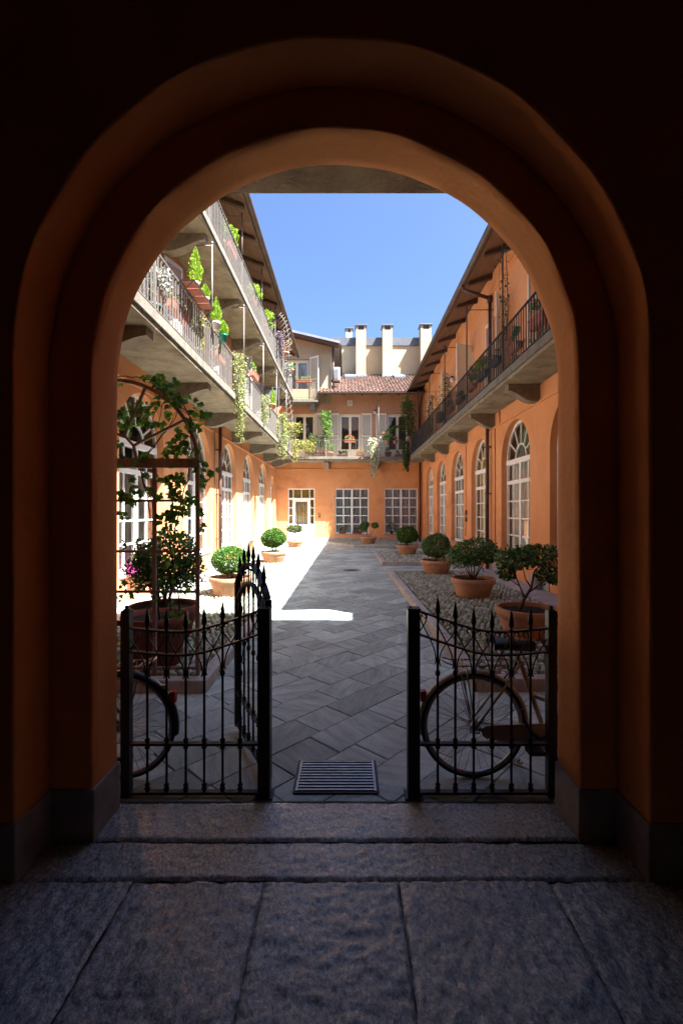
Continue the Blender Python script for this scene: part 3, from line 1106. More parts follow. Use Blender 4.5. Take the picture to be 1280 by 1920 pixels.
def balcony(b, side, ys, u0, u1, zb, depth, th, railmat, corbs, edge='slabedge', gap=.115, rail_h=.93, rail=None):
    """slab with pale lip, corbels, railing; part of building b"""
    s = {'L': 1, 'R': -1}.get(side)

    def box(m, ua, ub, d0, d1, z0, z1):
        p, q = lpos(side, ua, z0, -d0), lpos(side, ub, z1, -d1)
        m.box(min(p.x, q.x), max(p.x, q.x), min(p.y, q.y), max(p.y, q.y), z0, z1)
    m = MB()
    box(m, u0, u1, -.05, depth - .02, zb, zb + th)
    sl_ = m.build('balcony', 'concrete', b)
    m = MB()
    u = u0
    while u < u1 - .1:
        ln = min(U(1.1, 1.7), u1 - u)
        box(m, u + .004, min(u + ln, u1) - .004, depth - .02, depth + .02 + U(-.006, .006), zb + th * .35, zb + th + .03)
        u += ln
    m.build('slab_edge', edge, sl_, bevel=.008)
    cm = mesh_of(corbel_mesh(depth - .12), 'corbel', 'corbel')
    for c in corbs:
        o = bpy.data.objects.new('corbel', cm)
        COL.objects.link(o)
        o.parent = sl_
        o.location = lpos(side, c, zb - .002)
        o.rotation_euler.z = RZ[side]
    m = MB()
    zt = zb + th + .03
    e = depth - .05
    if rail:
        u0, u1 = rail

    def pt(u, z, d=e):
        return lpos(side, u, z, -d)
    m.bar(pt(u0, zt + rail_h), pt(u1, zt + rail_h), .045, .018)
    m.bar(pt(u0, zt + .08), pt(u1, zt + .08), .03, .014)
    n = int((u1 - u0) / gap)
    for i in range(n + 1):
        u = u0 + (u1 - u0) * i / n
        m.bar(pt(u, zt + .087), pt(u, zt + rail_h - .009), .016, .016)
    for u in corbs:
        m.bar(pt(u, zt), pt(u, zt + rail_h + .012), .034, .034)
    m.build('railing', railmat, sl_)
    return sl_


def rods(b, side, us, z0, z1, depth, mat):
    for u in us:
        m = MB()
        p = lpos(side, u, z0, -depth)
        q = lpos(side, u, z1, -depth)
        r = lpos(side, u, z1, 0)
        m.tube([p, q], .017, 8)
        m.tube([q + Vector((0, 0, -.02)), r + Vector((0, 0, -.02))], .011, 6)
        m.tube([q + Vector((0, 0, 0)), q + Vector((0, 0, .06))], [.017, .026], 8)
        m.build('tie_rod', mat, b)


def roof_wing(b, sgn, xe, ze, xw, y0, y1, slope, xr, mat='tile'):
    """eave overhang, soffit, rafters, gutter. sgn=+1: roof rises towards +x"""
    zf = lambda x: ze + abs(x - xe) * slope
    m = MB()
    m.prism([(xe, y0, zf(xe)), (xr, y0, zf(xr)), (xr, y0, zf(xr) + .12), (xe, y0, zf(xe) + .09)], (0, y1 - y0, 0))
    rf = m.build('roof', 'tile', b)
    m = MB()
    y = y0
    i = 0
    while y < y1 - .05:                    # soffit boards
        m.prism([(xe + sgn * .03, y + .004, zf(xe) - .022), (xw, y + .004, zf(xw) - .03), (xw, y + .004, zf(xw) - .006), (xe + sgn * .03, y + .004, zf(xe) - .003)],
                (0, min(.32, y1 - y) - .008, 0))
        y += .32
    m.build('soffit', 'wood', rf)
    m = MB()
    y = y0 + .25
    while y < y1:
        MB().prism([(xe + sgn * .10, y, zf(xe) - .10), (xw, y, zf(xw) - .17), (xw, y, zf(xw) - .031), (xe + sgn * .10, y, zf(xe) - .026)], (0, .11, 0)).build('rafter', 'rafter', rf)
        y += 1.43
    m = MB()
    n = 10
    pr = [(xe - sgn * .06 + .085 * math.cos(PI + PI * i / n), ze + .02 + .085 * math.sin(PI + PI * i / n)) for i in range(n + 1)]
    pi_ = [(xe - sgn * .06 + .078 * math.cos(PI + PI * i / n), ze + .024 + .078 * math.sin(PI + PI * i / n)) for i in range(n + 1)]
    m.prism([(x, y0, z) for x, z in pr] + [(x, y0, z) for x, z in pi_[::-1]], (0, y1 - y0, 0))
    m.build('gutter', 'copper', rf)
    return rf


# ================================================================== LEFT WING
UL = [8.6, 11.83, 14.78, 17.68, 20.7, 23.2]
WOPS = lambda us, last=None: [(u - AW / 2, u + AW / 2, .6, AZT, True) for u in us]
BL = thing('courtyard_building', 'three storey orange wing with two balconies on the sunlit side', 'building', (XL, 13.5, 0))
USL = [5.75] + UL[:5]
m = MB()
opsL = [(u - AW / 2, u + AW / 2, (.02 if abs(u - 17.68) < .1 else .6), AZT, True) for u in USL] + [(23.25 - .55, 23.25 + .55, .6, 3.55, True)]
facade(m, mpL, 2.64, 24.6, 0, 4.37, opsL)
m.build('ground_floor_wall', 'orange', BL)
DL1 = [5.9, 8.9, 11.9, 14.9, 17.9, 20.9]
m = MB()
facade(m, mpL, 2.64, 24.6, 4.37, 7.42, [(u - DW / 2, u + DW / 2, 4.62, 4.62 + DH, False) for u in DL1])
facade(m, mpL, 2.64, 24.6, 7.42, 10.34, [(u - DW / 2, u + DW / 2, 7.66, 7.66 + DH, False) for u in DL1])
m.build('upper_wall', 'salmon', BL)
m = MB()
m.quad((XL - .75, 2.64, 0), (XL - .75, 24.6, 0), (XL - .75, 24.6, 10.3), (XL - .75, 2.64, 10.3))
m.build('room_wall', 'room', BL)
m = MB()
m.quad((-9, 2.64, 0), (-9, 27, 0), (-9, 27, 12), (-9, 2.64, 12))
m.quad((-9, 27, 0), (XL, 27, 0), (XL, 27, 10.3), (-9, 27, 12))
m.quad((-9, 2.64, 0), (XL, 2.64, 0), (XL, 2.64, 10.3), (-9, 2.64, 12))
m.build('rear_wall', 'orange', BL)
for i, u in enumerate(USL):
    if abs(u - 17.68) < .1:
        o = arched_window(BL, 'L', u, 0)
        dp = MB().box(-AW / 2 + .06, AW / 2 - .06, .145, .195, .03, .6)
        place(mesh_of(dp, 'door_panel', 'white'), 'door_panel', o, 'L', 0)
    else:
        arched_window(BL, 'L', u, (1, 2, 0)[i % 3])
nf = mesh_of(arched_frame(1.1, .6, 3.55, T1, T2), 'window', 'white')
o = place(nf, 'window', BL, 'L', 23.25)
place(mesh_of(arched_pane(1.1, .6, 3.55), 'pane', 'glass'), 'pane', o, 'L', 0)
place(mesh_of(curtain(1.05, .64, T2), 'curtain', 'curtain'), 'curtain', o, 'L', 0)
for i, u in enumerate(DL1):
    balcony_door(BL, 'L', u, 4.62, PSHG, cur=i % 2 == 0, ajar=((0, 0), (0, .3), (0, .2), (0, 1.3), (0, .4), (0, 0))[i])
    balcony_door(BL, 'L', u, 7.66, PSHG, cur=i % 2 == 1)
CL = [6.65, 9.5, 12.4, 15.25, 18.1, 20.95, 23.3]
balcony(BL, 'L', None, 2.72, 23.52, 4.37, 1.08, .2, 'railgrey', CL)
balcony(BL, 'L', None, 2.72, 23.56, 7.45, 1.02, .18, 'railgrey', CL)
rods(BL, 'L', CL[:6], 5.5, 7.28, 1.02, 'railgrey')
rods(BL, 'L', CL[:6], 8.5, 9.78, .97, 'railgrey')
roof_wing(BL, -1, -2.66, 9.86, XL, 3.2, 23.9, .37, -9.2)
m = MB()
m.box(XL, XL + .03, 2.7, 24.55, 3.98, 4.03)
m.build('string_course', 'orange', BL)
m = MB()
ed = [2.7]
for u0, u1, *_ in sorted(opsL):
    if u1 > 4.35:
        ed += [u0, u1]
ed.append(24.55)
for a, b in zip(ed[::2], ed[1::2]):
    MB().box(XL, XL + .022, a, b, 0, .34).build('plinth', 'plinth', BL, bevel=.006)
m = MB()
m.tube([(XL + .12, 13.32, .1), (XL + .12, 13.32, 4.36)], .05, 12)
m.tube([(XL + .04, 13.02, .4), (XL + .04, 13.02, 4.0)], .012, 6)
for z in (.9, 2.2, 3.5):
    m.box(XL, XL + .17, 13.255, 13.385, z, z + .03)
m.build('downpipe', 'pipe', BL)

# ================================================================== RIGHT WING
UR = [8.1, 10.95, 13.85, 16.7, 19.55, 22.3]
BR = thing('courtyard_building', 'two storey orange wing with one long balcony on the shaded side', 'building', (XR, 13.5, 0))
USR = [5.25] + UR
m = MB()
facade(m, mpR, 2.64, 24.6, 0, 4.37, [(u - AW / 2, u + AW / 2, .6, AZT, True) for u in USR])
m.build('ground_floor_wall', 'orange', BR)
DR = [6.2, 8.9, 12.0, 15.2, 18.3, 21.6]
m = MB()
facade(m, mpR, 5.2, 24.6, 4.37, 8.35, [(u - DW / 2, u + DW / 2, 4.62, 4.62 + DH, False) for u in DR])
m.quad(mpR(2.64, 0, 4.37), mpR(5.2, 0, 4.37), mpR(5.2, 0, 7.28), mpR(2.64, 0, 7.28))  # unseen wall end, lowered to let the sun strip onto the paving
m.build('upper_wall', 'orange', BR)
m = MB()
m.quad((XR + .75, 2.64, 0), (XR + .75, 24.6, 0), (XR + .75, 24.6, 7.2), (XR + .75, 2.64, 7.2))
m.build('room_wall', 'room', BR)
m = MB()
m.quad((9, 2.64, 0), (9, 27, 0), (9, 27, 9.5), (9, 2.64, 9.5))
m.quad((9, 2.64, 0), (XR, 2.64, 0), (XR, 2.64, 7.25), (9, 2.64, 9.2))
m.quad((9, 27, 0), (XR, 27, 0), (XR, 27, 8.3), (9, 27, 10.2))
m.quad((9, 5.2, 7.2), (XR, 5.2, 7.2), (XR, 5.2, 8.3), (9, 5.2, 10.2))
m.build('rear_wall', 'orange', BR)
for i, u in enumerate(USR):
    arched_window(BR, 'R', u, ('ochre' if i == 3 else (0, 1, 0, 0, 2, 1, 2)[i]))
for i, u in enumerate(DR):
    balcony_door(BR, 'R', u, 4.62, PSHI, cur=i % 2 == 0, ajar=((0, 0), (1.42, 0), (.75, 0), (1.2, 0), (.8, 0), (.5, 0))[i])
CR = [6.75, 9.6, 12.5, 15.35, 18.2, 21.05]
balcony(BR, 'R', None, 2.72, 23.52, 4.37, .78, .2, 'raildark', CR, gap=.12)
rods(BR, 'R', CR, 5.5, 7.27, .74, 'raildark')
rf = roof_wing(BR, 1, 3.26, 8.1, XR, 5.2, 24.9, .33, 9.2)
m = MB()
m.prism([(3.96, 2.7, 7.29), (9.2, 2.7, 9.2), (9.2, 2.7, 9.3), (3.96, 2.7, 7.38)], (0, 2.49, 0))  # unseen roof corner, shaped low so a strip of sun gets past
m.build('sun_gap_roof', 'tile', BR)
m = MB()
m.tube([(3.2, 12.75, 8.03), (3.24, 12.75, 7.93), (3.36, 12.72, 7.86), (3.94, 12.62, 7.62)], .05, 12)
m.lathe([(.05, 0), (.075, .03), (.075, .16), (.05, .2)], (3.93, 12.62, 7.5), 12)
m.tube([(3.93, 12.62, 7.6), (3.93, 12.62, 4.62)], .045, 12)
m.tube([(3.9, 12.75, .1), (3.9, 12.75, 4.3), (3.9, 12.75, 4.368)], .05, 12)
for z in (.9, 2.2, 3.5):
    m.box(3.84, 4.0, 12.685, 12.815, z, z + .03)
m.build('downpipe', 'pipe', BR)
m = MB()
m.box(XR - .03, XR, 2.7, 24.55, 3.98, 4.03)
m.tube([(XR - .02, 12.35, .4), (XR - .02, 12.35, 3.97)], .014, 6)
m.tube([(XR - .02, 11.98, 4.03), (XR - .02, 11.98, 4.37)], .014, 6)
m.tube([(XR - .02, 15.4, .9), (XR - .02, 15.4, 3.97)], .012, 6)
m.tube([(XR - .015, 5.3, 7.9), (XR - .015, 24.4, 7.9)], .010, 6)
m.tube([(XR - .015, 5.3, 7.72), (XR - .015, 24.4, 7.72)], .008, 6)
m.build('string_course', 'orange', BR)
m = MB()
ed = [2.7]
for u in USR:
    ed += [u - AW / 2, u + AW / 2]
ed.append(24.55)
for i, (a, b) in enumerate(zip(ed[::2], ed[1::2])):
    MB().box(XR - .022, XR, a, b, 0, .36).build('plinth', 'plinth', BR, bevel=.006)

# ================================================================== BACK BUILDING
BB = thing('courtyard_building', 'orange building closing the far end under a tiled roof', 'building', (0, YB, 0))
m = MB()
WIN = [(-.69, 1.125), (1.98, 3.76)]
facade(m, mpB, XL, XR, 0, 4.37, [(-3.23, -1.79, .0, 2.97, False)] + [(a, b, .53, 2.97, False) for a, b in WIN])
m.build('ground_floor_wall', 'orange', BB)
m = MB()
DB = [-2.35, .12, 2.68]
facade(m, mpB, XL, XR, 4.37, 8.35, [(u - DW / 2, u + DW / 2, 4.60, 7.02, False) for u in DB])
m.build('upper_wall', 'salmon', BB)
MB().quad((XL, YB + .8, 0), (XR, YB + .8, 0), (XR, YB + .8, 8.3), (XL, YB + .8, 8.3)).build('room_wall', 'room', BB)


def grid_window(wd, zb, zt):
    m = MB()
    y0, y1 = .05, .11
    r = wd / 2
    m.box(-r + .002, -r + .05, y0, y1, zb + .002, zt - .002)
    m.box(r - .05, r - .002, y0, y1, zb + .002, zt - .002)
    m.box(-r + .05, r - .05, y0, y1, zb + .002, zb + .06)
    m.box(-r + .05, r - .05, y0, y1, zt - .055, zt - .002)
    ht = zb + (zt - zb) * .79
    m.box(-r + .05, r - .05, y0 - .01, y1 - .004, ht - .035, ht + .035)
    for a, b in ((zb + .06, ht - .035), (ht + .035, zt - .055)):
        m.box(-.05, .05, y0 - .006, y1 - .006, a, b)
        for x in (-r / 2, r / 2):
            m.box(x - .026, x + .026, y0 + .006, y1 - .01, a, b)
    for k in range(1, 4):
        z = zb + .06 + (ht - .095 - zb) * k / 4
        for a, b in ((-r + .05, -r / 2 - .026), (-r / 2 + .026, -.05), (.05, r / 2 - .026), (r / 2 + .026, r - .05)):
            m.box(a, b, y0 + .008, y1 - .012, z - .025, z + .025)
    return m


for a, b in WIN:
    wd = b - a
    o = place(mesh_of(grid_window(wd, .53, 2.97), 'window', 'white'), 'window', BB, 'B', (a + b) / 2)
    place(mesh_of(flat_pane(wd, .53, 2.97, .085), 'pane', 'glass'), 'pane', o, 'B', 0)
    place(mesh_of(curtain(wd - .06, .58, 2.92, .2), 'curtain', 'greycurtain'), 'curtain', o, 'B', 0)
    place(mesh_of(MB().box(-wd / 2 - .03, wd / 2 + .03, -.035, .05, .47, .528), 'sill', 'plinth'), 'sill', o, 'B', 0)
# entrance door: side lights, transom light, barred glass, white lower panels
m = MB()
r = .72
y0, y1 = .04, .10
m.box(-r + .002, -r + .05, y0, y1, .0, 2.968)
m.box(r - .05, r - .002, y0, y1, .0, 2.968)
m.box(-r + .05, r - .05, y0, y1, 2.91, 2.968)
m.box(-r + .05, r - .05, y0 - .008, y1 - .003, 2.36, 2.46)
for x in (-.44, .44):
    m.box(x - .045, x + .045, y0 - .004, y1 - .006, .0, 2.36)
    m.box(x - .02, x + .02, y0 + .004, y1 - .006, 2.46, 2.91)
m.box(-.02, .02, y0 + .006, y1 - .008, 2.46, 2.91)
for s in (-1, 1):
    a, b = sorted((s * .485, s * (r - .05)))
    for z in (1.50, 1.93):
        m.box(a, b, y0 + .006, y1 - .008, z - .02, z + .02)
    m.box(a, b, y0 + .008, y1 - .01, .0, 1.06)
dr = place(mesh_of(m, 'door', 'white'), 'door', BB, 'B', -2.51)
m = MB()
m.box(-.392, .392, y0 + .004, y1 - .004, .02, 1.02)
m.box(-.392, -.32, y0 + .004, y1 - .004, 1.02, 2.355)
m.box(.32, .392, y0 + .004, y1 - .004, 1.02, 2.355)
m.box(-.32, .32, y0 + .004, y1 - .004, 2.26, 2.355)
m.box(.20, .21, y0 - .004, y0 + .004, .06, 1.0)
place(mesh_of(m, 'door_leaf', 'white'), 'door_leaf', dr, 'B', 0)
m = MB()
for i in range(6):
    x = -.25 + i * .10
    m.tube([(x, .07, 1.03), (x, .07, 2.25)], .012, 6)
place(mesh_of(m, 'bars', 'chrome'), 'bars', dr, 'B', 0)
place(mesh_of(MB().quad((-.7, .085, 1.05), (.7, .085, 1.05), (.7, .085, 2.93), (-.7, .085, 2.93)), 'pane', 'glass'), 'pane', dr, 'B', 0)
place(mesh_of(MB().quad((-.7, .4, 0), (.7, .4, 0), (.7, .4, 2.9), (-.7, .4, 2.9)), 'blind', 'ochre'), 'blind', dr, 'B', 0)
place(mesh_of(MB().tube([(.27, .03, .95), (.27, -.02, .95), (.33, -.02, .95)], .012, 6), 'handle', 'brass'), 'handle', dr, 'B', 0)
for i, u in enumerate(DB):
    balcony_door(BB, 'B', u, 4.60, PSHI, cur=False, both=i != 2)
CBk = [-1.12, 1.5]
balcony(BB, 'B', None, -3.83, 3.98, 4.37, 1.05, .17, 'railgrey', CBk, gap=.125, rail_h=.86, rail=(-2.72, 3.17))
m = MB()
m.box(XL + .03, 1.1, YB - .03, YB, 3.98, 4.03)
m.box(1.1, XR - .15, YB - .03, YB, 3.86, 3.91)
m.box(1.1, 1.15, YB - .03, YB, 3.91, 4.35)
m.build('string_course', 'orange', BB)
m = MB()
MB().box(-1.78, XR, YB - .025, YB, 0, .3).build('plinth', 'plinth', BB)
MB().box(XL, -3.24, YB - .025, YB, 0, .3).build('plinth', 'plinth', BB)
# tiled roof
m = MB()
SLP = .45
x0, x1, ye, ze, yr = -1.55, 4.9, 23.62, 7.88, 29.55
zf = lambda y: ze + (y - ye) * SLP
m.prism([(x0, ye, ze - .02), (x0, yr, zf(yr) - .02), (x0, yr, zf(yr) + .03), (x0, ye, ze + .03)], (x1 - x0, 0, 0))
rb = m.build('roof', 'rafter', BB)
m = MB()
TW, TL = .19, .36
nrow = int((yr - ye) / TL)
for c in range(int((x1 - x0) / TW)):
    for r_ in range(nrow + 1):
        cx = x0 + TW * (c + .5) + U(-.012, .012)
        ya = ye - .03 + r_ * TL + U(-.02, .02)
        yb = ya + TL + .06
        vs, fs = [], []
        lift = .05 + U(0, .012)
        for k, y in enumerate((ya, yb)):
            rr = .082 - .012 * k
            for j in range(7):
                a = PI * j / 6
                vs.append((cx + rr * math.cos(a) + U(-.003, .003), y, zf(y) + .02 + (lift - .03 * k) + rr * .75 * math.sin(a) - .02))
        for j in range(6):
            fs.append((j, j + 1, j + 8, j + 7))
        fs.append((0, 1, 2, 3, 4, 5, 6))
        m.add(vs, fs, True)
m.build('tiles', 'tile', rb)
m = MB()
m.prism([(x0, ye + .05, ze - .06), (x0, YB, zf(YB) - .05), (x0, YB, zf(YB) - .022), (x0, ye + .05, ze - .022)], (5.0, 0, 0))
m.build('soffit', 'wood', rb)
m = MB()
for x in np.arange(-1.2, 3.4, .95):
    MB().prism([(x, ye + .12, ze - .10), (x, YB, zf(YB) - .16), (x, YB, zf(YB) - .052), (x, ye + .12, ze - .063)], (.1, 0, 0)).build('rafter', 'rafter', rb)
m = MB()
n = 10
pr = [(ye - .07 + .075 * math.cos(PI + PI * i / n), ze + .01 + .075 * math.sin(PI + PI * i / n)) for i in range(n + 1)]
pi_ = [(ye - .07 + .068 * math.cos(PI + PI * i / n), ze + .014 + .068 * math.sin(PI + PI * i / n)) for i in range(n + 1)]
m.prism([(x0, y, z) for y, z in pr] + [(x0, y, z) for y, z in pi_[::-1]], (5.45, 0, 0))
m.build('gutter', 'copper', rb)
for xa, xb in ((-.2, .48), (2.85, 3.55)):
    ya, yb = 28.0, 28.95
    q = lambda x, y, h: (x, y, zf(y) + h)
    m = MB()
    m.prism([q(xa, ya, .02), q(xa, yb, .02), q(xa, yb, .2), q(xa, ya, .2)], (.08, 0, 0))
    m.prism([q(xb - .08, ya, .02), q(xb - .08, yb, .02), q(xb - .08, yb, .2), q(xb - .08, ya, .2)], (.08, 0, 0))
    m.prism([q(xa + .08, ya, .02), q(xa + .08, ya + .08, .02), q(xa + .08, ya + .08, .2), q(xa + .08, ya, .2)], (xb - xa - .16, 0, 0))
    m.prism([q(xa + .08, yb - .08, .02), q(xa + .08, yb, .02), q(xa + .08, yb, .2), q(xa + .08, yb - .08, .2)], (xb - xa - .16, 0, 0))
    sk = m.build('skylight', 'slate', rb)
    MB().quad(q(xa + .08, ya + .08, .17), q(xb - .08, ya + .08, .17), q(xb - .08, yb - .08, .17), q(xa + .08, yb - .08, .17)).build('skylight_pane', 'zinc', rb)
m = MB()
m.tube([(3.85, 23.6, 7.85), (3.85, 23.9, 7.6), (3.85, 24.5, 7.3), (3.85, 24.5, 4.6)], .045, 10)
m.tube([(3.87, 24.48, 4.36), (3.87, 24.48, .1)], .05, 10)
m.build('downpipe', 'pipe', BB)

# cream upper storey standing on the left part of the back building
CT = thing('apartment_building', 'cream rendered top storey with small balcony above the far left corner', 'building', (-2.4, YB, 7.5))
m = MB()
YC = YB - .012
mpC = lambda u, w, z: (u, YC + w, z)
zt = lambda x: 11.52 - (x + 4.6) * .235
facade(m, mpC, -4.6, -.9, 7.55, 10.55, [(-3.42, -2.10, 7.62, 9.95, False)])
m.quad((-4.6, YC, 10.55), (-.9, YC, 10.55), (-.9, YC, zt(-.9)), (-4.6, YC, zt(-4.6)))
m.quad((-.9, YC, 7.55), (-.9, 29.5, 7.55), (-.9, 29.5, zt(-.9)), (-.9, YC, zt(-.9)))
m.quad((-4.6, YC, 7.55), (-4.6, 29.5, 7.55), (-4.6, 29.5, zt(-4.6)), (-4.6, YC, zt(-4.6)))
m.quad((-4.6, 29.5, 7.55), (-.9, 29.5, 7.55), (-.9, 29.5, zt(-.9)), (-4.6, 29.5, zt(-4.6)))
m.build('wall', 'cream', CT)
MB().box(-4.6, -.88, YC - .04, YC, 10.28, 10.36).build('string_course', 'cream', CT)
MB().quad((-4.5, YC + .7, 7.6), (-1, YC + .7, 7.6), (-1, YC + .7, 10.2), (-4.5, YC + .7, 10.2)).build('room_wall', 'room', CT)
cw = 1.32
o = place(mesh_of(french_door(cw, 0, 2.33), 'balcony_door', 'ivory'), 'balcony_door', CT, 'B', -2.76, 7.62)
place(mesh_of(flat_pane(cw, 0, 2.33), 'pane', 'glass'), 'pane', o, 'B', 0)
place(mesh_of(curtain(cw - .05, .02, 2.28, .26), 'curtain', 'curtain'), 'curtain', o, 'B', 0)
q = place(PSHI, 'shutter', CT, 'B', -1.72, 7.63)
q.location += Vector((-.08, -.15, 0))
q.rotation_euler.z = -.6
m = MB()
m.prism([(-5.0, 23.85, zt(-5) + .01), (-.42, 23.85, zt(-.42) + .01), (-.42, 23.85, zt(-.42) + .13), (-5.0, 23.85, zt(-5) + .13)], (0, 6.2, 0))
rc = m.build('roof', 'zinc', CT)
m = MB()
m.prism([(-4.9, 23.93, zt(-4.9) - .13), (-.5, 23.93, zt(-.5) - .13), (-.5, 23.93, zt(-.5) + .008), (-4.9, 23.93, zt(-4.9) + .008)], (0, .05, 0))
m.prism([(-4.9, 23.99, zt(-4.9) - .03), (-.5, 23.99, zt(-.5) - .03), (-.5, 23.99, zt(-.5) + .008), (-4.9, 23.99, zt(-4.9) + .008)], (0, .6, 0))
m.build('soffit', 'rafter', rc)
m = MB()
m.tube([(-.40, 23.9, zt(-.42) + .02), (-.40, 30, zt(-.42) + .02)], .07, 10)
m.tube([(-.78, 24.45, zt(-.9) - .1), (-.78, 24.45, 8.2)], .045, 10)
m.build('gutter', 'copper', CT)
m = MB()
m.box(-3.5, -1.55, 23.6, YC, 7.42, 7.56)
sb = m.build('balcony', 'slabedge', CT)
m = MB()
for a, b in (((-3.45, 23.66), (-1.6, 23.66)), ((-1.6, 23.66), (-1.6, YC))):
    for z in (7.66, 8.42):
        m.bar((*a, z), (*b, z), .03, .016)
    n = int(math.hypot(b[0] - a[0], b[1] - a[1]) / .13)
    for i in range(n + 1):
        t = i / n
        x, y = a[0] + (b[0] - a[0]) * t, a[1] + (b[1] - a[1]) * t
        m.bar((x, y, 7.56), (x, y, 8.42), .016, .016)
m.build('railing', 'railgrey', sb)
m = MB()
m.box(-1.95, -1.72, 23.75, YC, 7.08, 7.415)
m.build('corbel', 'slabedge', sb)
ac = thing('air_conditioner', 'white air conditioner box on the corner of the cream storey', 'air conditioner', (-.55, 24.7, 9.0))
MB().box(-.89, -.42, 24.5, 24.85, 8.82, 9.5).build('casing', 'plastic', ac, bevel=.02)
m = MB()
for i in range(9):
    m.box(-.80, -.50, 24.48, 24.498, 8.9 + i * .058, 8.93 + i * .058)
m.build('grille', 'zinc', ac)
m = MB()
m.box(-.88, -.44, 24.5, 24.85, 8.74, 8.818)
m.build('bracket', 'rafter', ac)

# ================================================================== CREAM BUILDING BEHIND
CB = thing('apartment_building', 'tall cream blank wall with chimneys rising behind the tiled roof', 'building', (2, 30, 0))
MB().box(-2.5, 9.5, 29.6, 38, 0, 12.5).build('wall', 'cream', CB)
m = MB()
for i in range(14):
    xa = -2.6 + i * .88
    m.box(xa, xa + .872, 29.52, 38.1, 12.502, 13.02)
rf = m.build('roof', 'slate', CB)
m = MB()
m.box(-.9, 4.6, 29.42, 29.6, 10.42, 10.6)
m.build('flashing', 'slate', CB)
for (xa, xb, ya, yb, top, z0) in ((.52, 1.14, 28.85, 29.58, 13.25, 10.0), (2.2, 2.82, 28.85, 29.58, 13.25, 10.0), (4.62, 5.28, 28.85, 29.58, 13.3, 10.0), (-.13, .3, 30.6, 31.1, 13.75, 12.9)):
    m = MB()
    m.box(xa, xb, ya, yb, z0, top)
    ch = m.build('chimney', 'cream', CB)
    m = MB()
    for x in (xa, xb - .13):
        MB().box(x, x + .13, ya, yb, top, top + .26).build('cap_post', 'cream', ch)
    m = MB()
    m.box(xa - .07, xb + .07, ya - .07, yb + .07, top + .26, top + .33)
    m.build('chimney_cap', 'slate', ch, bevel=.01)
    if z0 < 11:
        m = MB()
        m.box(xa - .03, xb + .05, ya - .08, ya - .004, z0 - .1, z0 + .42)
        m.build('chimney_flashing', 'zinc', ch)

# ================================================================== GATEWAY BUILDING (arch, passage, courtyard facade)
GB = thing('gateway_building', 'dark orange gateway with two nested round arches framing the courtyard', 'building', (0, 2.36, 0))
CX, ZS = -.06, 2.43


def arch_wall(R, y0, y1, xa, xb, ztop, cx, name, mat, jit=0.):
    m = MB()
    n = 64
    RW = R + .009
    arc = [(cx - RW, 0)] + [(cx - RW * math.cos(PI * i / n), ZS + RW * math.sin(PI * i / n)) for i in range(n + 1)] + [(cx + RW, 0)]
    for y in (y0, y1):
        m.quad((xa, y, 0), (cx - RW, y, 0), (cx - RW, y, ZS), (xa, y, ZS))
        m.quad((cx + RW, y, 0), (xb, y, 0), (xb, y, ZS), (cx + RW, y, ZS))
        ar = arc[1:-1]
        outer = []
        for i in range(n + 1):
            outer.append((xa + (xb - xa) * i / n, ztop))
        m.add([(x, y, z) for x, z in ar] + [(x, y, z) for x, z in outer], [(i, i + 1, n + 2 + i, n + 1 + i) for i in range(n)])
        m.add([(xa, y, ZS), (ar[0][0], y, ar[0][1]), (xa, y, ztop)], [(0, 1, 2)])
        m.add([(xb, y, ZS), (ar[-1][0], y, ar[-1][1]), (xb, y, ztop)], [(0, 1, 2)])
    # soffit with a softly rounded arris, gently uneven
    bv = .009
    wob_k = (0, .5, 1, 1, 1, 1, 1, .5, 0)
    ys = [y0, y0 + bv * .4, y0 + bv] + [y0 + (y1 - y0) * k / 4 for k in (1, 2, 3)] + [y1 - bv, y1 - bv * .4, y1]
    off = [bv, bv * .35, 0, 0, 0, 0, 0, bv * .35, bv]
    rows = []
    for y, o, wk_ in zip(ys, off, wob_k):
        row = [(cx - R - o, y, 0), (cx - R - o, y, ZS * .5)]
        for i in range(n + 1):
            a = PI * i / n
            wob = wk_ * (.004 * math.sin(a * 7 + y * 9) + .003 * math.sin(a * 17 + 2))
            row.append((cx - (R + o + wob) * math.cos(a), y, ZS + (R + o + wob) * math.sin(a)))
        row += [(cx + R + o, y, ZS * .5), (cx + R + o, y, 0)]
        rows.append(row)
    w_ = len(rows[0])
    m.add([p for r in rows for p in r], [(k * w_ + i, k * w_ + i + 1, (k + 1) * w_ + i + 1, (k + 1) * w_ + i) for k in range(len(rows) - 1) for i in range(w_ - 1)], True)
    return m.build(name, mat, GB)


arch_wall(1.263, 2.36, 2.62, -9, 9, 6.0, CX, 'inner_arch', 'arch')
arch_wall(1.465, 2.10, 2.355, -2.6, 2.5, 6.0, CX - .013, 'outer_arch', 'arch')
# stone plinths of the jambs
m = MB()
for R, y0, y1, cx in ((1.263, 2.352, 2.628, CX), (1.465, 2.09, 2.352, CX - .013)):
    for s in (-1, 1):
        e = cx + s * (R - .012)
        a, b = sorted((e, e + s * .5))
        MB().box(a, b, y0, y1, -.02, .265).build('jamb_plinth', 'jambstone', GB, bevel=.008)
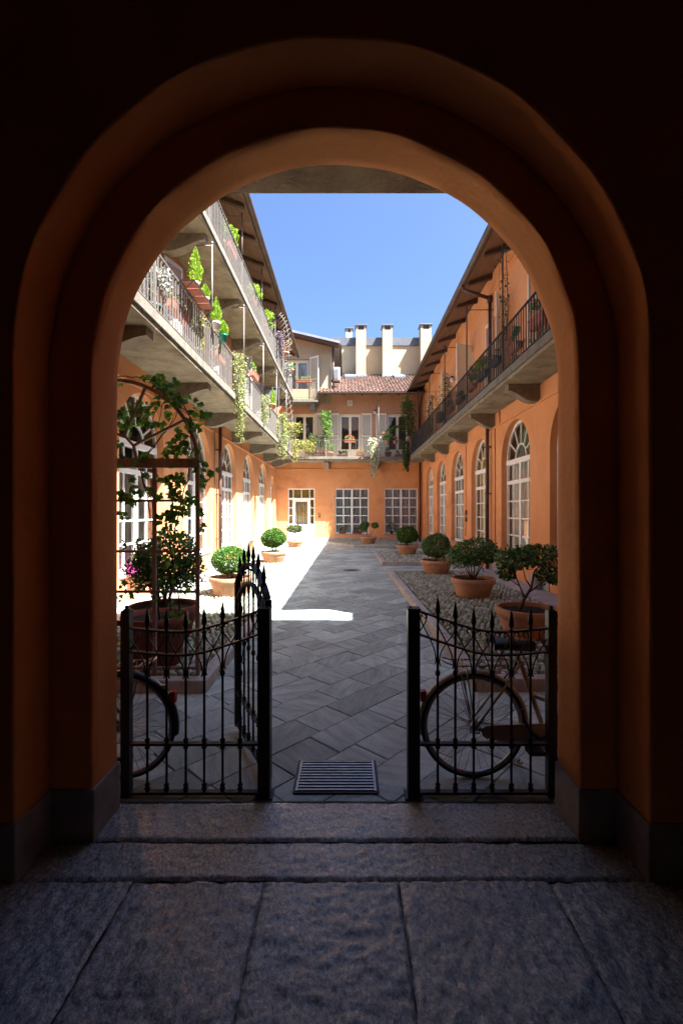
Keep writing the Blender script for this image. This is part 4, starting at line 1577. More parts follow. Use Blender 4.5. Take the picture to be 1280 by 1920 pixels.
# passage shell
m = MB()
m.quad((-2.5, -3.2, 0), (-2.5, 2.1, 0), (-2.5, 2.1, 6), (-2.5, -3.2, 6))
m.quad((2.42, -3.2, 0), (2.42, 2.1, 0), (2.42, 2.1, 6), (2.42, -3.2, 6))
m.quad((-2.5, -3.2, 0), (2.42, -3.2, 0), (2.42, -3.2, 6), (-2.5, -3.2, 6))
m.build('passage_wall', 'brick', GB)
m = MB()
n = 16
pr = [(-2.5 + 4.92 * i / n, 4.75 + .9 * math.sin(PI * i / n)) for i in range(n + 1)]
for (a, za), (b, zb) in zip(pr, pr[1:]):
    m.add([(a, -3.2, za), (b, -3.2, zb), (b, 2.1, zb), (a, 2.1, za)], [(0, 1, 2, 3)], True)
m.build('passage_vault', 'brick', GB)
m = MB()
m.quad((-9, 2.615, 5.95), (9, 2.615, 5.95), (9, 2.615, 9.9), (-9, 2.615, 9.9))
m.quad((-9, -3.4, 0), (-9, 2.6, 0), (-9, 2.6, 9.9), (-9, -3.4, 9.9))
m.quad((9, -3.4, 0), (9, 2.6, 0), (9, 2.6, 9.9), (9, -3.4, 9.9))
m.quad((-9, -3.4, 0), (9, -3.4, 0), (9, -3.4, 9.9), (-9, -3.4, 9.9))
m.build('upper_wall', 'orange', GB)
m = MB()
m.prism([(-9.5, 3.9, 9.8), (-9.5, -.4, 11.6), (-9.5, -4.4, 9.8), (-9.5, -4.4, 9.95), (-9.5, -.4, 11.8), (-9.5, 3.9, 9.95)], (19, 0, 0))
m.build('roof', 'tile', GB)
m = MB()
m.box(XL + .02, XR - .02, 2.622, 3.80, 4.36, 4.53)
sb = m.build('balcony', 'concrete', GB)
m = MB()
for z in (4.65, 5.45):
    m.bar((-2.6, 3.74, z), (3.1, 3.74, z), .03, .016)
for i in range(48):
    x = -2.6 + 5.7 * i / 47
    m.bar((x, 3.74, 4.53), (x, 3.74, 5.45), .016, .016)
m.build('railing', 'raildark', sb)
for d in (-1.8, .1, 2.1):
    o = bpy.data.objects.new('balcony_door', PDOOR)
    COL.objects.link(o)
    put(o, GB)
    o.location = (d, 2.76, 4.56)
    o.rotation_euler.z = PI

# ================================================================== IRON GATE
GY = 2.725
RAILX = [(-1.294, 1.005), (-1.199, .995), (-1.084, .985), (-.969, .983), (-.859, 1.0), (-.749, 1.035), (-.644, 1.068), (-.535, 1.108)]


def rail_z(x):
    for (a, za), (b, zb) in zip(RAILX, RAILX[1:]):
        if a <= x <= b:
            t = (x - a) / (b - a)
            # smooth
            return za + (zb - za) * t
    return RAILX[0][1] if x < RAILX[0][0] else RAILX[-1][1]


def picket_mesh(z0, ztip, zmid, r=.0075):
    m = MB()
    sp = ztip - .125
    m.lathe([(r, z0), (r, sp)], n=8)
    m.lathe([(r, sp - .012), (.013, sp - .006), (.013, sp), (r, sp + .006), (.011, sp + .014), (.017, sp + .032), (.013, sp + .06), (.006, sp + .10), (.0008, ztip)], n=10)
    for zc in (zmid, z0 + .03):
        m.lathe([(r, zc - .034), (.0155, zc - .026), (.0165, zc - .02), (r + .002, zc - .012), (.0185, zc), (r + .002, zc + .012), (.0165, zc + .02), (.0155, zc + .026), (r, zc + .034)], n=10)
    m.lathe([(r, .716), (.0135, .724), (.0155, .736), (.0135, .748), (r, .756)], n=10)
    return m


def fixed_panel(label, cx_mirror=None):
    mir = cx_mirror is not None
    X = (lambda x: cx_mirror - x) if mir else (lambda x: x)
    gt = thing('iron_gate', label, 'gate', (X(-.9), GY, 0), 'black iron gate panels in the archway')

    def part(m, name, mat='iron', bevel=0):
        if mir:
            m.v = [(X(x), y, z) for x, y, z in m.v]
            m.f = [f[::-1] for f in m.f]
        return m.build(name, mat, gt, bevel)
    m = MB()
    m.box(-1.348, -1.296, GY - .026, GY + .026, 0, 1.112)
    m.lathe([(.022, 1.112), (.022, 1.118), (.010, 1.122), (.013, 1.132), (.008, 1.14), (0, 1.141)], (-1.322, GY, 0), 12)
    m.box(-1.40, -1.348, GY - .01, GY + .012, 1.02, 1.05)
    m.box(-1.40, -1.348, GY - .01, GY + .012, .2, .23)
    part(m, 'post', bevel=.002)
    m = MB()
    m.box(-.534, -.462, GY - .035, GY + .035, 0.012, 1.12)
    m.box(-.538, -.458, GY - .039, GY + .039, 1.12, 1.128)
    m.box(-.552, -.444, GY - .05, GY + .05, .002, .012)
    m.tube([(-.48, GY - .01, 1.128), (-.48, GY - .01, 1.14)], .006, 6)
    part(m, 'post', bevel=.002)
    xs_ = np.linspace(-1.296, -.534, 40)
    for off, nm in ((0, 'top_rail'), (-.139, 'lower_rail')):
        m = MB()
        # smooth the polyline
        zz = np.array([rail_z(x) for x in xs_])
        for _ in range(6):
            zz[1:-1] = (zz[:-2] + 2 * zz[1:-1] + zz[2:]) / 4
        pr_ = [Vector((x, GY, z + off)) for x, z in zip(xs_, zz)]
        for a, b in zip(pr_, pr_[1:]):
            m.bar(a, b, .034, .0105)
        part(m, nm, 'rustiron')
    m = MB()
    m.box(-1.296, -.534, GY - .017, GY + .017, .306, .320)
    part(m, 'middle_rail', 'iron')
    m = MB()
    m.box(-1.296, -.534, GY - .017, GY + .017, .014, .030)
    part(m, 'bottom_rail', 'iron')
    px = [-1.199, -1.084, -.969, -.859, -.749, -.644]
    for x in px:
        m = picket_mesh(.016, rail_z(x) + .135, .314)
        m.v = [(a + x, b + GY, c) for a, b, c in m.v]
        part(m, 'picket')
    m = MB()
    ends = [-1.30] + px + [-.534]
    base = [(.016, .700), (.010, .716), (.011, .745), (.020, .785), (.037, .822), (.056, .856), (.080, .893), (.096, .92), (.102, .945), (.097, .966), (.086, .976), (.074, .972), (.068, .960), (.073, .950), (.081, .953)]
    for x in px:
        gp = .112
        for s in (-1, 1):
            pts = []
            for dx, z in base:
                xx = x + s * dx * gp / .112
                if xx < -1.296 or xx > -.534:
                    break
                pts.append((xx, GY + .004 * s, z + rail_z(xx) - .983))
            if len(pts) > 3:
                m.tube(pts, .0042, 6)
    for x, s in ((-1.296, 1), (-.534, -1)):
        pts = [(x + s * (.112 - dx) * 1., GY, z + rail_z(x) - .983) for dx, z in base if .105 >= dx > .05]
        pts = [(x + s * (dx - .056), GY + .003, z + rail_z(x) - .983) for dx, z in base[5:]]
        m.tube([p for p in pts], .0042, 6)
    part(m, 'scrollwork', 'iron')
    return gt


fixed_panel('fixed black iron gate panel on the left, before the dark bicycle wheel')
fixed_panel('fixed black iron gate panel on the right, before the beige bicycle', -.107)

# open leaf swung into the courtyard
hx, hy = -.487, 2.80
dl = Vector((-.375, .74, 0)).normalized()
LL = .83
lf = thing('iron_gate', 'open iron gate leaf with arched top swung into the courtyard', 'gate', (hx, hy, 0), 'black iron gate panels in the archway')
lp = lambda t, z, o=0.: Vector((hx, hy, z)) + dl * t + Vector((-dl.y, dl.x, 0)) * o
arcz = lambda t: 1.125 + .215 * math.sin(PI * t / LL) ** .8
up = Vector((-dl.y, dl.x, 0))
for t in (.02, LL - .02):
    MB().bar(lp(t, .05), lp(t, arcz(t) + .005), .042, .042, up).build('stile', 'iron', lf, bevel=.002)
for off, nm, w_ in ((0, 'top_rail', .046), (-.14, 'lower_rail', .034)):
    m = MB()
    pr_ = [lp(.03 + (LL - .06) * i / 24, arcz(.03 + (LL - .06) * i / 24) + off) for i in range(25)]
    for a, b in zip(pr_, pr_[1:]):
        m.bar(a, b, w_, .014)
    m.build(nm, 'iron', lf)
for z, nm in ((.313, 'middle_rail'), (.07, 'bottom_rail')):
    MB().bar(lp(.041, z), lp(LL - .041, z), .034, .016).build(nm, 'iron', lf)
for i in range(6):
    t = .04 + (LL - .08) * (i + .5) / 6
    m = picket_mesh(.075, arcz(t) + .15, .313)
    c = lp(t, 0)
    m.v = [(a + c.x, b + c.y, z) for a, b, z in m.v]
    m.build('picket', 'iron', lf)
m = MB()
for i in range(6):
    t = .04 + (LL - .08) * (i + .5) / 6
    for s in (-1, 1):
        pts = [lp(t + s * dx, z + arcz(t) - .99) for dx, z in [(.012, .72), (.014, .76), (.03, .81), (.05, .855), (.064, .91), (.058, .95), (.045, .96), (.038, .945)] if .02 < t + s * dx < LL - .02]
        if len(pts) > 2:
            m.tube(pts, .0042, 6)
m.build('scrollwork', 'iron', lf)
m = MB()
for z in (.25, .95):
    m.lathe([(.012, z), (.012, z + .07)], (hx, hy - .02, 0), 8)
m.build('hinge', 'iron', lf)


# ================================================================== BICYCLES
def ring_pts(c, r, n=48, a0=0, a1=2 * PI, end=False):
    k = n + 1 if end else n
    return [(c[0] + r * math.cos(a0 + (a1 - a0) * i / n), c[1], c[2] + r * math.sin(a0 + (a1 - a0) * i / n)) for i in range(k)]


def strip(m, c, r0, r1, w0, a0, a1, n=36):
    """mudguard: curved channel"""
    prof = [(-w0, r0), (-w0 * .8, r0 + (r1 - r0) * .7), (0, r1), (w0 * .8, r0 + (r1 - r0) * .7), (w0, r0)]
    vs, fs = [], []
    for i in range(n + 1):
        a = a0 + (a1 - a0) * i / n
        for y, r in prof:
            vs.append((c[0] + r * math.cos(a), c[1] + y, c[2] + r * math.sin(a)))
    k = len(prof)
    for i in range(n):
        for j in range(k - 1):
            fs.append((i * k + j, i * k + j + 1, (i + 1) * k + j + 1, (i + 1) * k + j))
    m.add(vs, fs, True)


def bicycle(label, loc, rz, paint, fender, extra):
    b = thing('bicycle', label, 'bicycle', (0, 0, 0), 'bicycles parked behind the gateway wall')
    R = .335
    WB = 1.06
    for wx in (0, WB):
        c = (wx, 0, R)
        w_ = MB().tube(ring_pts(c, R - .011, 64), .0112, 10, True).build('wheel', 'rubber', b)
        MB().tube(ring_pts(c, R - .031, 64), .0125, 8, True).build('rim', 'chrome', w_)
        m = MB()
        for i in range(36):
            a = 2 * PI * i / 36
            s = 1 if i % 2 else -1
            off = .55 * (1 if (i // 2) % 2 else -1)
            m.tube([(wx + .024 * math.cos(a + off), s * .028, R + .024 * math.sin(a + off)), (wx + (R - .046) * math.cos(a), 0, R + (R - .046) * math.sin(a))], .0017, 4)
        m.build('spokes', 'chrome', w_)
        m = MB()
        m.lathe([(.006, -.06), (.012, -.05), (.027, -.034), (.027, -.028), (.016, -.022), (.016, .022), (.027, .028), (.027, .034), (.012, .05), (.006, .06)], c, 16, 'y')
        if wx == 0:
            m.lathe([(.036, -.052), (.036, -.044), (.03, -.04), (.03, -.052)], c, 18, 'y')
        m.build('hub', 'chrome', w_)
        m = MB()
        if wx == 0:
            strip(m, c, R + .004, R + .022, .028, math.radians(-5), math.radians(188))
        else:
            strip(m, c, R + .004, R + .022, .028, math.radians(20), math.radians(168))
        m.build('mudguard', fender, b)
    bb = (.46, 0, .285)
    seat = (.30, 0, .745)
    head0, head1 = (.90, 0, .60), (.845, 0, .83)
    m = MB()
    m.tube([bb, seat], .0155, 10)
    m.tube([seat, (.27, 0, .83)], .0125, 10)
    m.tube([head0, head1], .019, 10)
    m.tube([bb, (.62, 0, .335), (.80, 0, .50), (.885, 0, .66)], .017, 10)
    m.tube([(.375, 0, .53), (.5, 0, .48), (.66, 0, .53), (.86, 0, .77)], .0135, 10)
    for s in (-1, 1):
        m.tube([(0, s * .055, R), (.2, s * .045, .31), (.44, s * .03, .285)], .009, 8)
        m.tube([(0, s * .055, R), (.18, s * .045, .58), (.295, s * .016, .735)], .0078, 8)
        m.tube([(WB, s * .055, R), (1.02, s * .05, .44), (.93, s * .04, .57), (.90, s * .02, .60)], .0095, 8)
        m.tube([(0, s * .06, R), (-.085, s * .04, .67)], .004, 6)
    m.lathe([(.021, -.036), (.021, .036)], bb, 12, 'y')
    m.build('frame', paint, b)
    m = MB()
    m.tube([head1, (.83, 0, .92)], .013, 8)
    m.tube([(.66, -.27, .97), (.78, -.26, .985), (.85, -.15, .965), (.835, 0, .925), (.85, .15, .965), (.78, .26, .985), (.66, .27, .97)], .011, 8)
    hb = m.build('handlebar', 'chrome', b)
    m = MB()
    for s in (-1, 1):
        m.tube([(.64, s * .27, .968), (.76, s * .262, .983)], .016, 8)
    m.build('grips', 'leather', hb)
    # saddle
    m = MB()
    vs, fs = [], []
    prof = [(.14, .090, .885), (.12, .105, .895), (.05, .100, .893), (-.02, .06, .885), (-.08, .032, .882), (-.13, .022, .875), (-.15, .010, .862)]
    n = 12
    for x, hw, z in prof:
        for j in range(n):
            a = 2 * PI * j / n
            vs.append((.25 - x, hw * math.cos(a), z - .022 + (.024 if math.sin(a) > 0 else .05) * math.sin(a)))
    for i in range(len(prof) - 1):
        for j in range(n):
            fs.append((i * n + j, i * n + (j + 1) % n, (i + 1) * n + (j + 1) % n, (i + 1) * n + j))
    fs += [tuple(range(n)), tuple(range((len(prof) - 1) * n, len(prof) * n))]
    m.add(vs, fs, True)
    for s in (-1, 1):
        m.tube([(.15, s * .05, .84), (.25, s * .025, .825), (.37, s * .01, .845)], .004, 6)
    m.build('saddle', 'leather', b)
    # rack
    m = MB()
    zr = .735
    m.tube([(.25, -.03, zr + .012), (.16, -.065, zr), (-.13, -.065, zr), (-.19, -.05, zr + .02), (-.205, 0, zr + .028), (-.19, .05, zr + .02), (-.13, .065, zr), (.16, .065, zr), (.25, .03, zr + .012)], .006, 8)
    for x in (-.12, -.05, .02, .09, .16):
        m.tube([(x, -.065, zr), (x, .065, zr)], .004, 6)
    for s in (-1, 1):
        m.tube([(0, s * .06, R), (-.06, s * .065, zr)], .0045, 6)
    m.build('rack', 'chrome', b)
    # reflector
    m = MB()
    m.box(-.338, -.300, -.022, .022, .49, .56)
    m.build('reflector', 'reflector', b, bevel=.006)
    # chain guard
    pr_ = []
    for a in np.linspace(math.radians(90), math.radians(-90), 12):
        pr_.append((.46 + .088 * math.cos(a), .285 + .088 * math.sin(a)))
    for a in np.linspace(math.radians(-90), math.radians(-270), 8):
        pr_.append((.08 + .042 * math.cos(a), .318 + .042 * math.sin(a)))
    MB().prism([(x, -.062, z) for x, z in pr_], (0, .018, 0)).build('chain_guard', paint, b, bevel=.004)
    m = MB()
    m.lathe([(.0, -.082), (.018, -.080), (.018, -.062)], bb, 12, 'y')
    m.tube([(.46, -.085, .285), (.34, -.095, .245)], .009, 8)
    m.tube([(.46, .075, .285), (.58, .085, .325)], .009, 8)
    ck = m.build('crank', 'chrome', b)
    m = MB()
    m.box(.29, .385, -.185, -.10, .232, .256)
    m.box(.535, .63, .09, .175, .312, .336)
    m.build('pedals', 'rubber', ck, bevel=.004)
    if extra:
        m = MB()
        m.tube([(.285, -.075, .47), (.30, -.08, .40), (.345, -.08, .32), (.40, -.075, .28), (.47, -.08, .31), (.52, -.075, .40), (.55, -.07, .47)], .0125, 8)
        m.build('cable_lock', 'bluecable', b)
    else:
        m = MB()
        m.box(-.285, -.235, -.012, .012, .575, .60)
        m.build('tail_lamp', 'plastic', b)
    b.location = loc
    b.rotation_euler.z = rz
    return b


bicycle('beige step-through bicycle with rack behind the right gate panel', (.80, 2.915, 0), 0, 'beige', 'beige', True)
bicycle('dark bicycle with black mudguard behind the left gate panel', (-1.43, 2.90, 0), PI, 'blackenamel', 'blackenamel', False)


# ================================================================== POTTED SHRUBS
def bowl(c, R, h):
    m = MB()
    m.lathe([(0, 0), (R * .72, 0), (R * .74, .012), (R * .83, h * .42), (R * .86, h * .47), (R * .865, h * .50), (R * .93, h * .70), (R * .955, h * .73), (R * .99, h * .78), (R, h * .84), (R, h * .97), (R * .985, h),
             (R * .90, h), (R * .885, h * .97), (R * .87, h * .80)], c, 48)
    return m


def potted(label, x, y, z, R=.41, h=.35, crown=None, leaf='box', trunk=None, pot='terracotta', cat='potted shrub', n=1600, size=.035, name='potted_shrub', group='shrubs in round terracotta bowls'):
    t = thing(name, label, cat, (x, y, z), group)
    bowl((x, y, z), R, h).build('pot', pot, t)
    m = MB()
    k = 40
    m.add([(x, y, z + h * .88)] + [(x + R * .88 * math.cos(2 * PI * j / k), y + R * .88 * math.sin(2 * PI * j / k), z + h * (.83 + U(-.02, .02))) for j in range(k)], [(0, 1 + j, 1 + (j + 1) % k) for j in range(k)], True)
    m.build('soil', 'soil', t)
    m = MB()
    for pts, r0, r1 in trunk:
        pts = [Vector((x, y, z + h * .85)) + Vector(p) for p in pts]
        kk = len(pts)
        m.tube(pts, [r0 + (r1 - r0) * i / (kk - 1) for i in range(kk)], 8)
    m.build('trunk', 'bark', t)
    m = MB()
    for cx, cy, cz, rx, ry, rz_, nn, shell in crown:
        c0 = Vector((x + cx, y + cy, z + h + cz))
        # clumps on the crown give it an uneven outline
        cl = []
        for _ in range(26):
            d = Vector((random.gauss(0, 1), random.gauss(0, 1), random.gauss(0, 1))).normalized()
            cl.append((d, U(-.5 * max(shell, .16), .42 * max(shell, .16))))
        for _ in range(int(nn * 2.0)):
            d = Vector((random.gauss(0, 1), random.gauss(0, 1), random.gauss(0, 1))).normalized()
            bmp = max(cl, key=lambda q: q[0].dot(d))
            rr = (1 + bmp[1]) * (1 - abs(random.gauss(0, shell)))
            if rr < .15:
                continue
            p = c0 + Vector((d.x * rx * rr, d.y * ry * rr, d.z * rz_ * rr))
            ld = d * .7 + Vector((U(-1, 1), U(-1, 1), U(-.6, 1)))
            m.leaf(p, size * U(.8, 1.45), ld, .68)
    for _ in range(int(16 if crown[0][7] < .16 else 30)):       # stray shoots beyond the outline
        cx, cy, cz, rx, ry, rz_, nn, shell = random.choice(crown)
        d = Vector((random.gauss(0, 1), random.gauss(0, 1), random.gauss(.3, 1))).normalized()
        c0 = Vector((x + cx, y + cy, z + h + cz))
        for k in range(7):
            rr = .9 + .045 * k * (1 if shell < .16 else 1.6)
            m.leaf(c0 + Vector((d.x * rx * rr, d.y * ry * rr, d.z * rz_ * rr)) + Vector((U(-.012, .012), U(-.012, .012), U(-.012, .012))), size * U(.7, 1.1), d + Vector((U(-1, 1), U(-1, 1), U(-1, 1))), .6)
    m.build('foliage', leaf, t)
    return t


def stems(n, r, zt, r0=.014, spread=.5):
    out = []
    for i in range(n):
        a = 2 * PI * i / n + U(-.3, .3)
        e = U(.6, 1) * r
        out.append(([(.02 * math.cos(a), .02 * math.sin(a), 0), (e * spread * math.cos(a) + U(-.02, .02), e * spread * math.sin(a), zt * .5), (e * math.cos(a), e * math.sin(a), zt)], r0, r0 * .4))
    return out


BZ = BED_Z - .012
# right side, near to far
potted('open shrub on a leaning trunk in the bowl nearest the right gate', 2.34, 5.92, BZ, crown=[(-.16, 0, .62, .28, .26, .15, 420, .3), (.12, .05, .68, .34, .28, .15, 520, .3), (.30, -.05, .42, .24, .22, .13, 300, .3), (-.27, .05, .44, .13, .14, .11, 120, .3)],
       leaf='dark', size=.042,
       trunk=[([(-.12, 0, -.02), (-.06, 0, .14), (.05, .02, .30), (.09, .03, .5)], .028, .012), ([(-.04, 0, .17), (-.10, .02, .32), (-.18, .03, .52)], .014, .006), ([(.03, 0, .26), (.18, 0, .36), (.28, 0, .5)], .012, .005), ([(.05, .02, .3), (-.02, .05, .42), (-.05, .06, .6)], .012, .005), ([(.09, .03, .5), (.2, .05, .62)], .01, .004), ([(-.10, .02, .32), (-.24, .05, .42)], .008, .004)])
potted('wide dark shrub on many thin stems in the second right bowl', 2.36, 8.6, BZ, crown=[(.03, 0, .48, .50, .46, .27, 1300, .26), (-.2, 0, .36, .34, .32, .2, 380, .3), (.28, 0, .42, .26, .25, .18, 240, .3)], leaf='dark', size=.042, trunk=stems(6, .3, .45, .014) + [([(0, 0, 0), (.03, 0, .2), (.0, .02, .45)], .018, .008)])
potted('dense round dark green boxwood ball in the third right bowl', 2.29, 11.8, BZ, crown=[(0, 0, .36, .375, .375, .32, 2600, .09), (0, 0, .34, .30, .30, .27, 500, .2)], leaf='dark', size=.033, trunk=stems(5, .1, .2, .014), group='shrubs in round terracotta bowls')
potted('round boxwood in the fourth right bowl on the short bed', 2.24, 17.2, BZ, crown=[(0, 0, .38, .40, .40, .34, 2300, .1), (.25, 0, .3, .2, .2, .18, 300, .2)], leaf='box', size=.042, trunk=stems(5, .1, .25, .014))
potted('twiggy shrub with two small leaf puffs below the far window', 1.04, 22.8, BZ, crown=[(-.25, 0, .50, .24, .24, .22, 420, .2), (.32, 0, .56, .2, .2, .16, 300, .2), (-.05, 0, .62, .12, .12, .1, 100, .3)], leaf='dark', size=.05,
       trunk=[([(0, 0, 0), (-.08, 0, .2), (-.2, 0, .45)], .018, .008), ([(.02, 0, 0), (.12, 0, .2), (.3, 0, .5)], .016, .007), ([(-.08, 0, .2), (-.02, 0, .5)], .01, .005)])
# left side
potted('big loose dark shrub in the shaded bowl behind the trellis', -2.32, 5.75, BZ, R=.43, h=.42, crown=[(.03, 0, .55, .44, .42, .37, 1500, .28), (-.2, 0, .42, .28, .3, .26, 500, .3), (.28, 0, .42, .22, .25, .24, 330, .35)], leaf='dark', size=.042, trunk=stems(8, .3, .6, .015), pot='terradark')
potted('bright round boxwood in the sunlit bowl beside the open gate leaf', -2.25, 8.75, BZ, crown=[(0, 0, .32, .36, .36, .27, 2400, .11), (0, 0, .28, .28, .28, .22, 400, .2)], leaf='box', size=.034, trunk=stems(5, .12, .2, .014))
potted('rounded yellowish boxwood on short stems in the middle sunlit bowl', -2.34, 14.4, BZ, crown=[(0, 0, .42, .40, .40, .31, 3000, .13), (-.1, 0, .34, .3, .3, .24, 700, .2)], leaf='box', size=.042, trunk=stems(6, .2, .35, .016))
potted('little standard tree with flat crown before the white door', -2.36, 20.35, BZ, R=.37, h=.31, crown=[(0, 0, .52, .38, .36, .2, 800, .25)], leaf='olive', size=.05, trunk=[([(0, 0, 0), (.02, 0, .2), (0, 0, .5)], .02, .014), ([(0, 0, .35), (-.2, 0, .55)], .01, .005), ([(0, 0, .35), (.2, 0, .55)], .01, .005)])

# ================================================================== TRELLIS WITH VINE
TY = 4.40
TC, TR, TS = -2.25, .80, 2.17
tr = thing('rose_arch', 'brown metal trellis arch standing on the left cobble bed', 'trellis', (TC, TY, BED_Z))
m = MB()
for s in (-1, 1):
    MB().box(TC + s * TR - .017, TC + s * TR + .017, TY - .017, TY + .017, BED_Z - .015, TS).build('post', 'trellis', tr)
m = MB()
pa = [Vector((TC + TR * math.cos(a), TY, TS + TR * math.sin(a))) for a in np.linspace(0, PI, 29)]
for a, b in zip(pa, pa[1:]):
    m.bar(a, b, .034, .036, (0, 1, 0))
pa = [Vector((TC + .21 * math.cos(a), TY, TS + .05 + .24 * math.sin(a))) for a in np.linspace(0, PI, 7)]
for a, b in zip(pa, pa[1:]):
    m.bar(a, b, .022, .024, (0, 1, 0))
for ang, ia in ((68, 2), (32, 4), (112, 4), (148, 5)):
    a = math.radians(ang)
    p = Vector((TC + (TR - .02) * math.cos(a), TY, TS + (TR - .02) * math.sin(a)))
    q = Vector((TC + .21 * math.cos(a * .95), TY, TS + .05 + .24 * math.sin(a * .95)))
    m.bar(p, q, .022, .024, (0, 1, 0))
m.build('arch', 'trellis', tr)
m = MB()
m.box(TC - TR, TC + TR, TY - .03, TY + .03, TS - .045, TS + .045)
for z in (1.81, 1.32, .93):
    MB().box(TC - TR + .02, TC + TR - .02, TY - .011, TY + .011, z - .012, z + .012).build('crossbar', 'trellis', tr)
MB().box(TC - TR + .02, TC + TR - .02, TY - .012, TY + .012, .18, .205).build('crossbar', 'trellis', tr)
m.build('beam', 'trellis', tr)
m = MB()
for x in (-1.865, -2.63):
    MB().box(x - .016, x + .016, TY - .015, TY + .015, BED_Z - .015, TS - .045).build('upright', 'trellis', tr)

vn = thing('climbing_vine', 'leafy ivy in a dark terracotta planter climbing the trellis arch', 'climbing plant', (-2.02, 4.78, BED_Z))
m = MB()
m.lathe([(0, 0), (.25, 0), (.26, .02), (.31, .40), (.335, .41), (.335, .50), (.30, .50), (.29, .44)], (-2.02, 4.78, BED_Z), 36)
m.build('pot', 'terradark', vn)
m = MB()
m.lathe([(0, .46), (.29, .45)], (-2.02, 4.78, BED_Z), 24)
m.build('soil', 'soil', vn)
VINES = [
    [(338, 1165), (333, 1100), (325, 1050), (310, 960), (283, 980), (276, 930), (264, 890), (280, 850), (305, 815), (326, 790), (333, 770)],
    [(300, 1165), (296, 1090), (288, 1020), (287, 940), (268, 905), (262, 870)],
    [(318, 1165), (322, 1090), (326, 1010), (338, 945), (352, 900), (357, 862), (366, 820), (356, 780), (337, 745), (312, 724), (280, 712), (245, 706), (222, 706)],
    [(276, 930), (290, 930), (320, 935), (345, 915), (352, 890)],
    [(262, 870), (278, 848), (300, 822), (318, 798), (331, 770)],
    [(305, 735), (298, 760), (285, 790), (262, 800), (240, 795), (222, 800)],
    [(312, 740), (302, 770), (296, 800), (280, 815)],
    [(333, 760), (355, 770), (372, 770), (390, 775)],
    [(366, 860), (385, 875), (395, 885)],
    [(222, 780), (245, 770), (270, 765), (290, 762)],
    [(222, 935), (240, 925), (262, 935), (285, 932)],
    [(222, 868), (245, 860), (270, 866)],
    [(345, 945), (340, 990), (352, 1010), (362, 1010)],
    [(370, 900), (376, 950), (374, 990)],
    [(300, 1060), (280, 1075), (262, 1090), (240, 1095), (222, 1100)],
    [(288, 1020), (262, 1030), (240, 1020), (222, 1022)],
]
ms, ml = MB(), MB()
for vi, ln in enumerate(VINES):
    pts = []
    for k, (x, y) in enumerate(ln):
        d = TY + .03 + U(-.06, .06) - (.0 if k else 0)
        if vi < 3 and k == 0:
            d = 4.72
        pts.append(P(x, y, d))
    # Catmull-like refinement with jitter
    fine = []
    for a, b in zip(pts, pts[1:]):
        for t in (0, .33, .66):
            fine.append(a.lerp(b, t) + Vector((U(-.008, .008), U(-.008, .008), U(-.008, .008))))
    fine.append(pts[-1])
    r0 = .008 if vi < 3 else .0045
    ms.tube(fine, [r0 * (1 - .6 * i / len(fine)) for i in range(len(fine))], 6)
# leaves in clumps: (photo x, y, spread, number)
CLUMPS = [(300, 715, 16, 22), (318, 728, 16, 22), (325, 745, 15, 20), (340, 752, 10, 12), (290, 705, 10, 8), (270, 708, 8, 4), (228, 714, 5, 2),
          (366, 768, 7, 5), (378, 775, 7, 6), (390, 778, 6, 5), (370, 755, 6, 3), (228, 775, 9, 10), (240, 790, 10, 9), (225, 795, 8, 6), (262, 768, 10, 6), (278, 765, 9, 6),
          (270, 790, 10, 9), (285, 795, 9, 7), (262, 755, 6, 3), (335, 810, 12, 13), (345, 825, 12, 13), (330, 838, 12, 13), (318, 845, 8, 7), (310, 855, 8, 7), (340, 848, 8, 7), (350, 838, 7, 4),
          (330, 868, 8, 6), (305, 790, 8, 6), (312, 775, 8, 5), (356, 790, 8, 7), (368, 800, 7, 5), (374, 840, 6, 3), (383, 870, 7, 7), (395, 885, 7, 7), (385, 895, 7, 6), (376, 905, 6, 6),
          (312, 895, 11, 12), (325, 905, 10, 11), (336, 890, 8, 7), (345, 900, 7, 6), (270, 888, 8, 7), (280, 918, 8, 7), (262, 925, 8, 6), (240, 930, 9, 9), (228, 925, 7, 5), (250, 915, 8, 6), (245, 895, 7, 4),
          (330, 928, 12, 14), (345, 935, 10, 10), (318, 922, 8, 6), (300, 928, 7, 4), (355, 925, 8, 6), (362, 940, 8, 6), (340, 955, 9, 8), (325, 955, 9, 8), (318, 965, 9, 7), (345, 962, 7, 5),
          (250, 940, 7, 5), (232, 962, 7, 5), (305, 970, 9, 8), (315, 985, 9, 8), (328, 975, 8, 6), (375, 960, 6, 4), (378, 985, 5, 3), (230, 860, 9, 8), (250, 862, 7, 5), (270, 862, 6, 3), (360, 865, 7, 5), (372, 880, 6, 4),
          (325, 1060, 12, 6), (312, 1085, 12, 5), (300, 1110, 14, 8), (315, 1150, 22, 14), (335, 1160, 18, 10), (345, 1100, 14, 4), (240, 1100, 14, 6), (258, 1100, 10, 4), (228, 1120, 10, 3), (320, 1035, 12, 6), (335, 1000, 10, 5), (255, 1015, 12, 4), (230, 1020, 8, 3),
          (330, 750, 14, 10), (300, 745, 10, 5), (285, 755, 8, 4), (222, 830, 6, 3), (275, 850, 8, 4)]
for x, y, sp, n in CLUMPS:
    for _ in range(int(n * 1.35)):
        p = P(x + random.gauss(0, sp * .6), y + random.gauss(0, sp * .6), TY + (.0 if y < 1120 else .3) + U(-.13, .12))
        ml.ivyleaf(p, U(.034, .072), (U(-.7, .7), U(-.5, .3), U(-1, -.1)), (U(-.5, .5), -1, U(-.1, .9)))
ms.build('stem', 'vinestem', vn)
ml.build('leaves', 'ivy', vn)


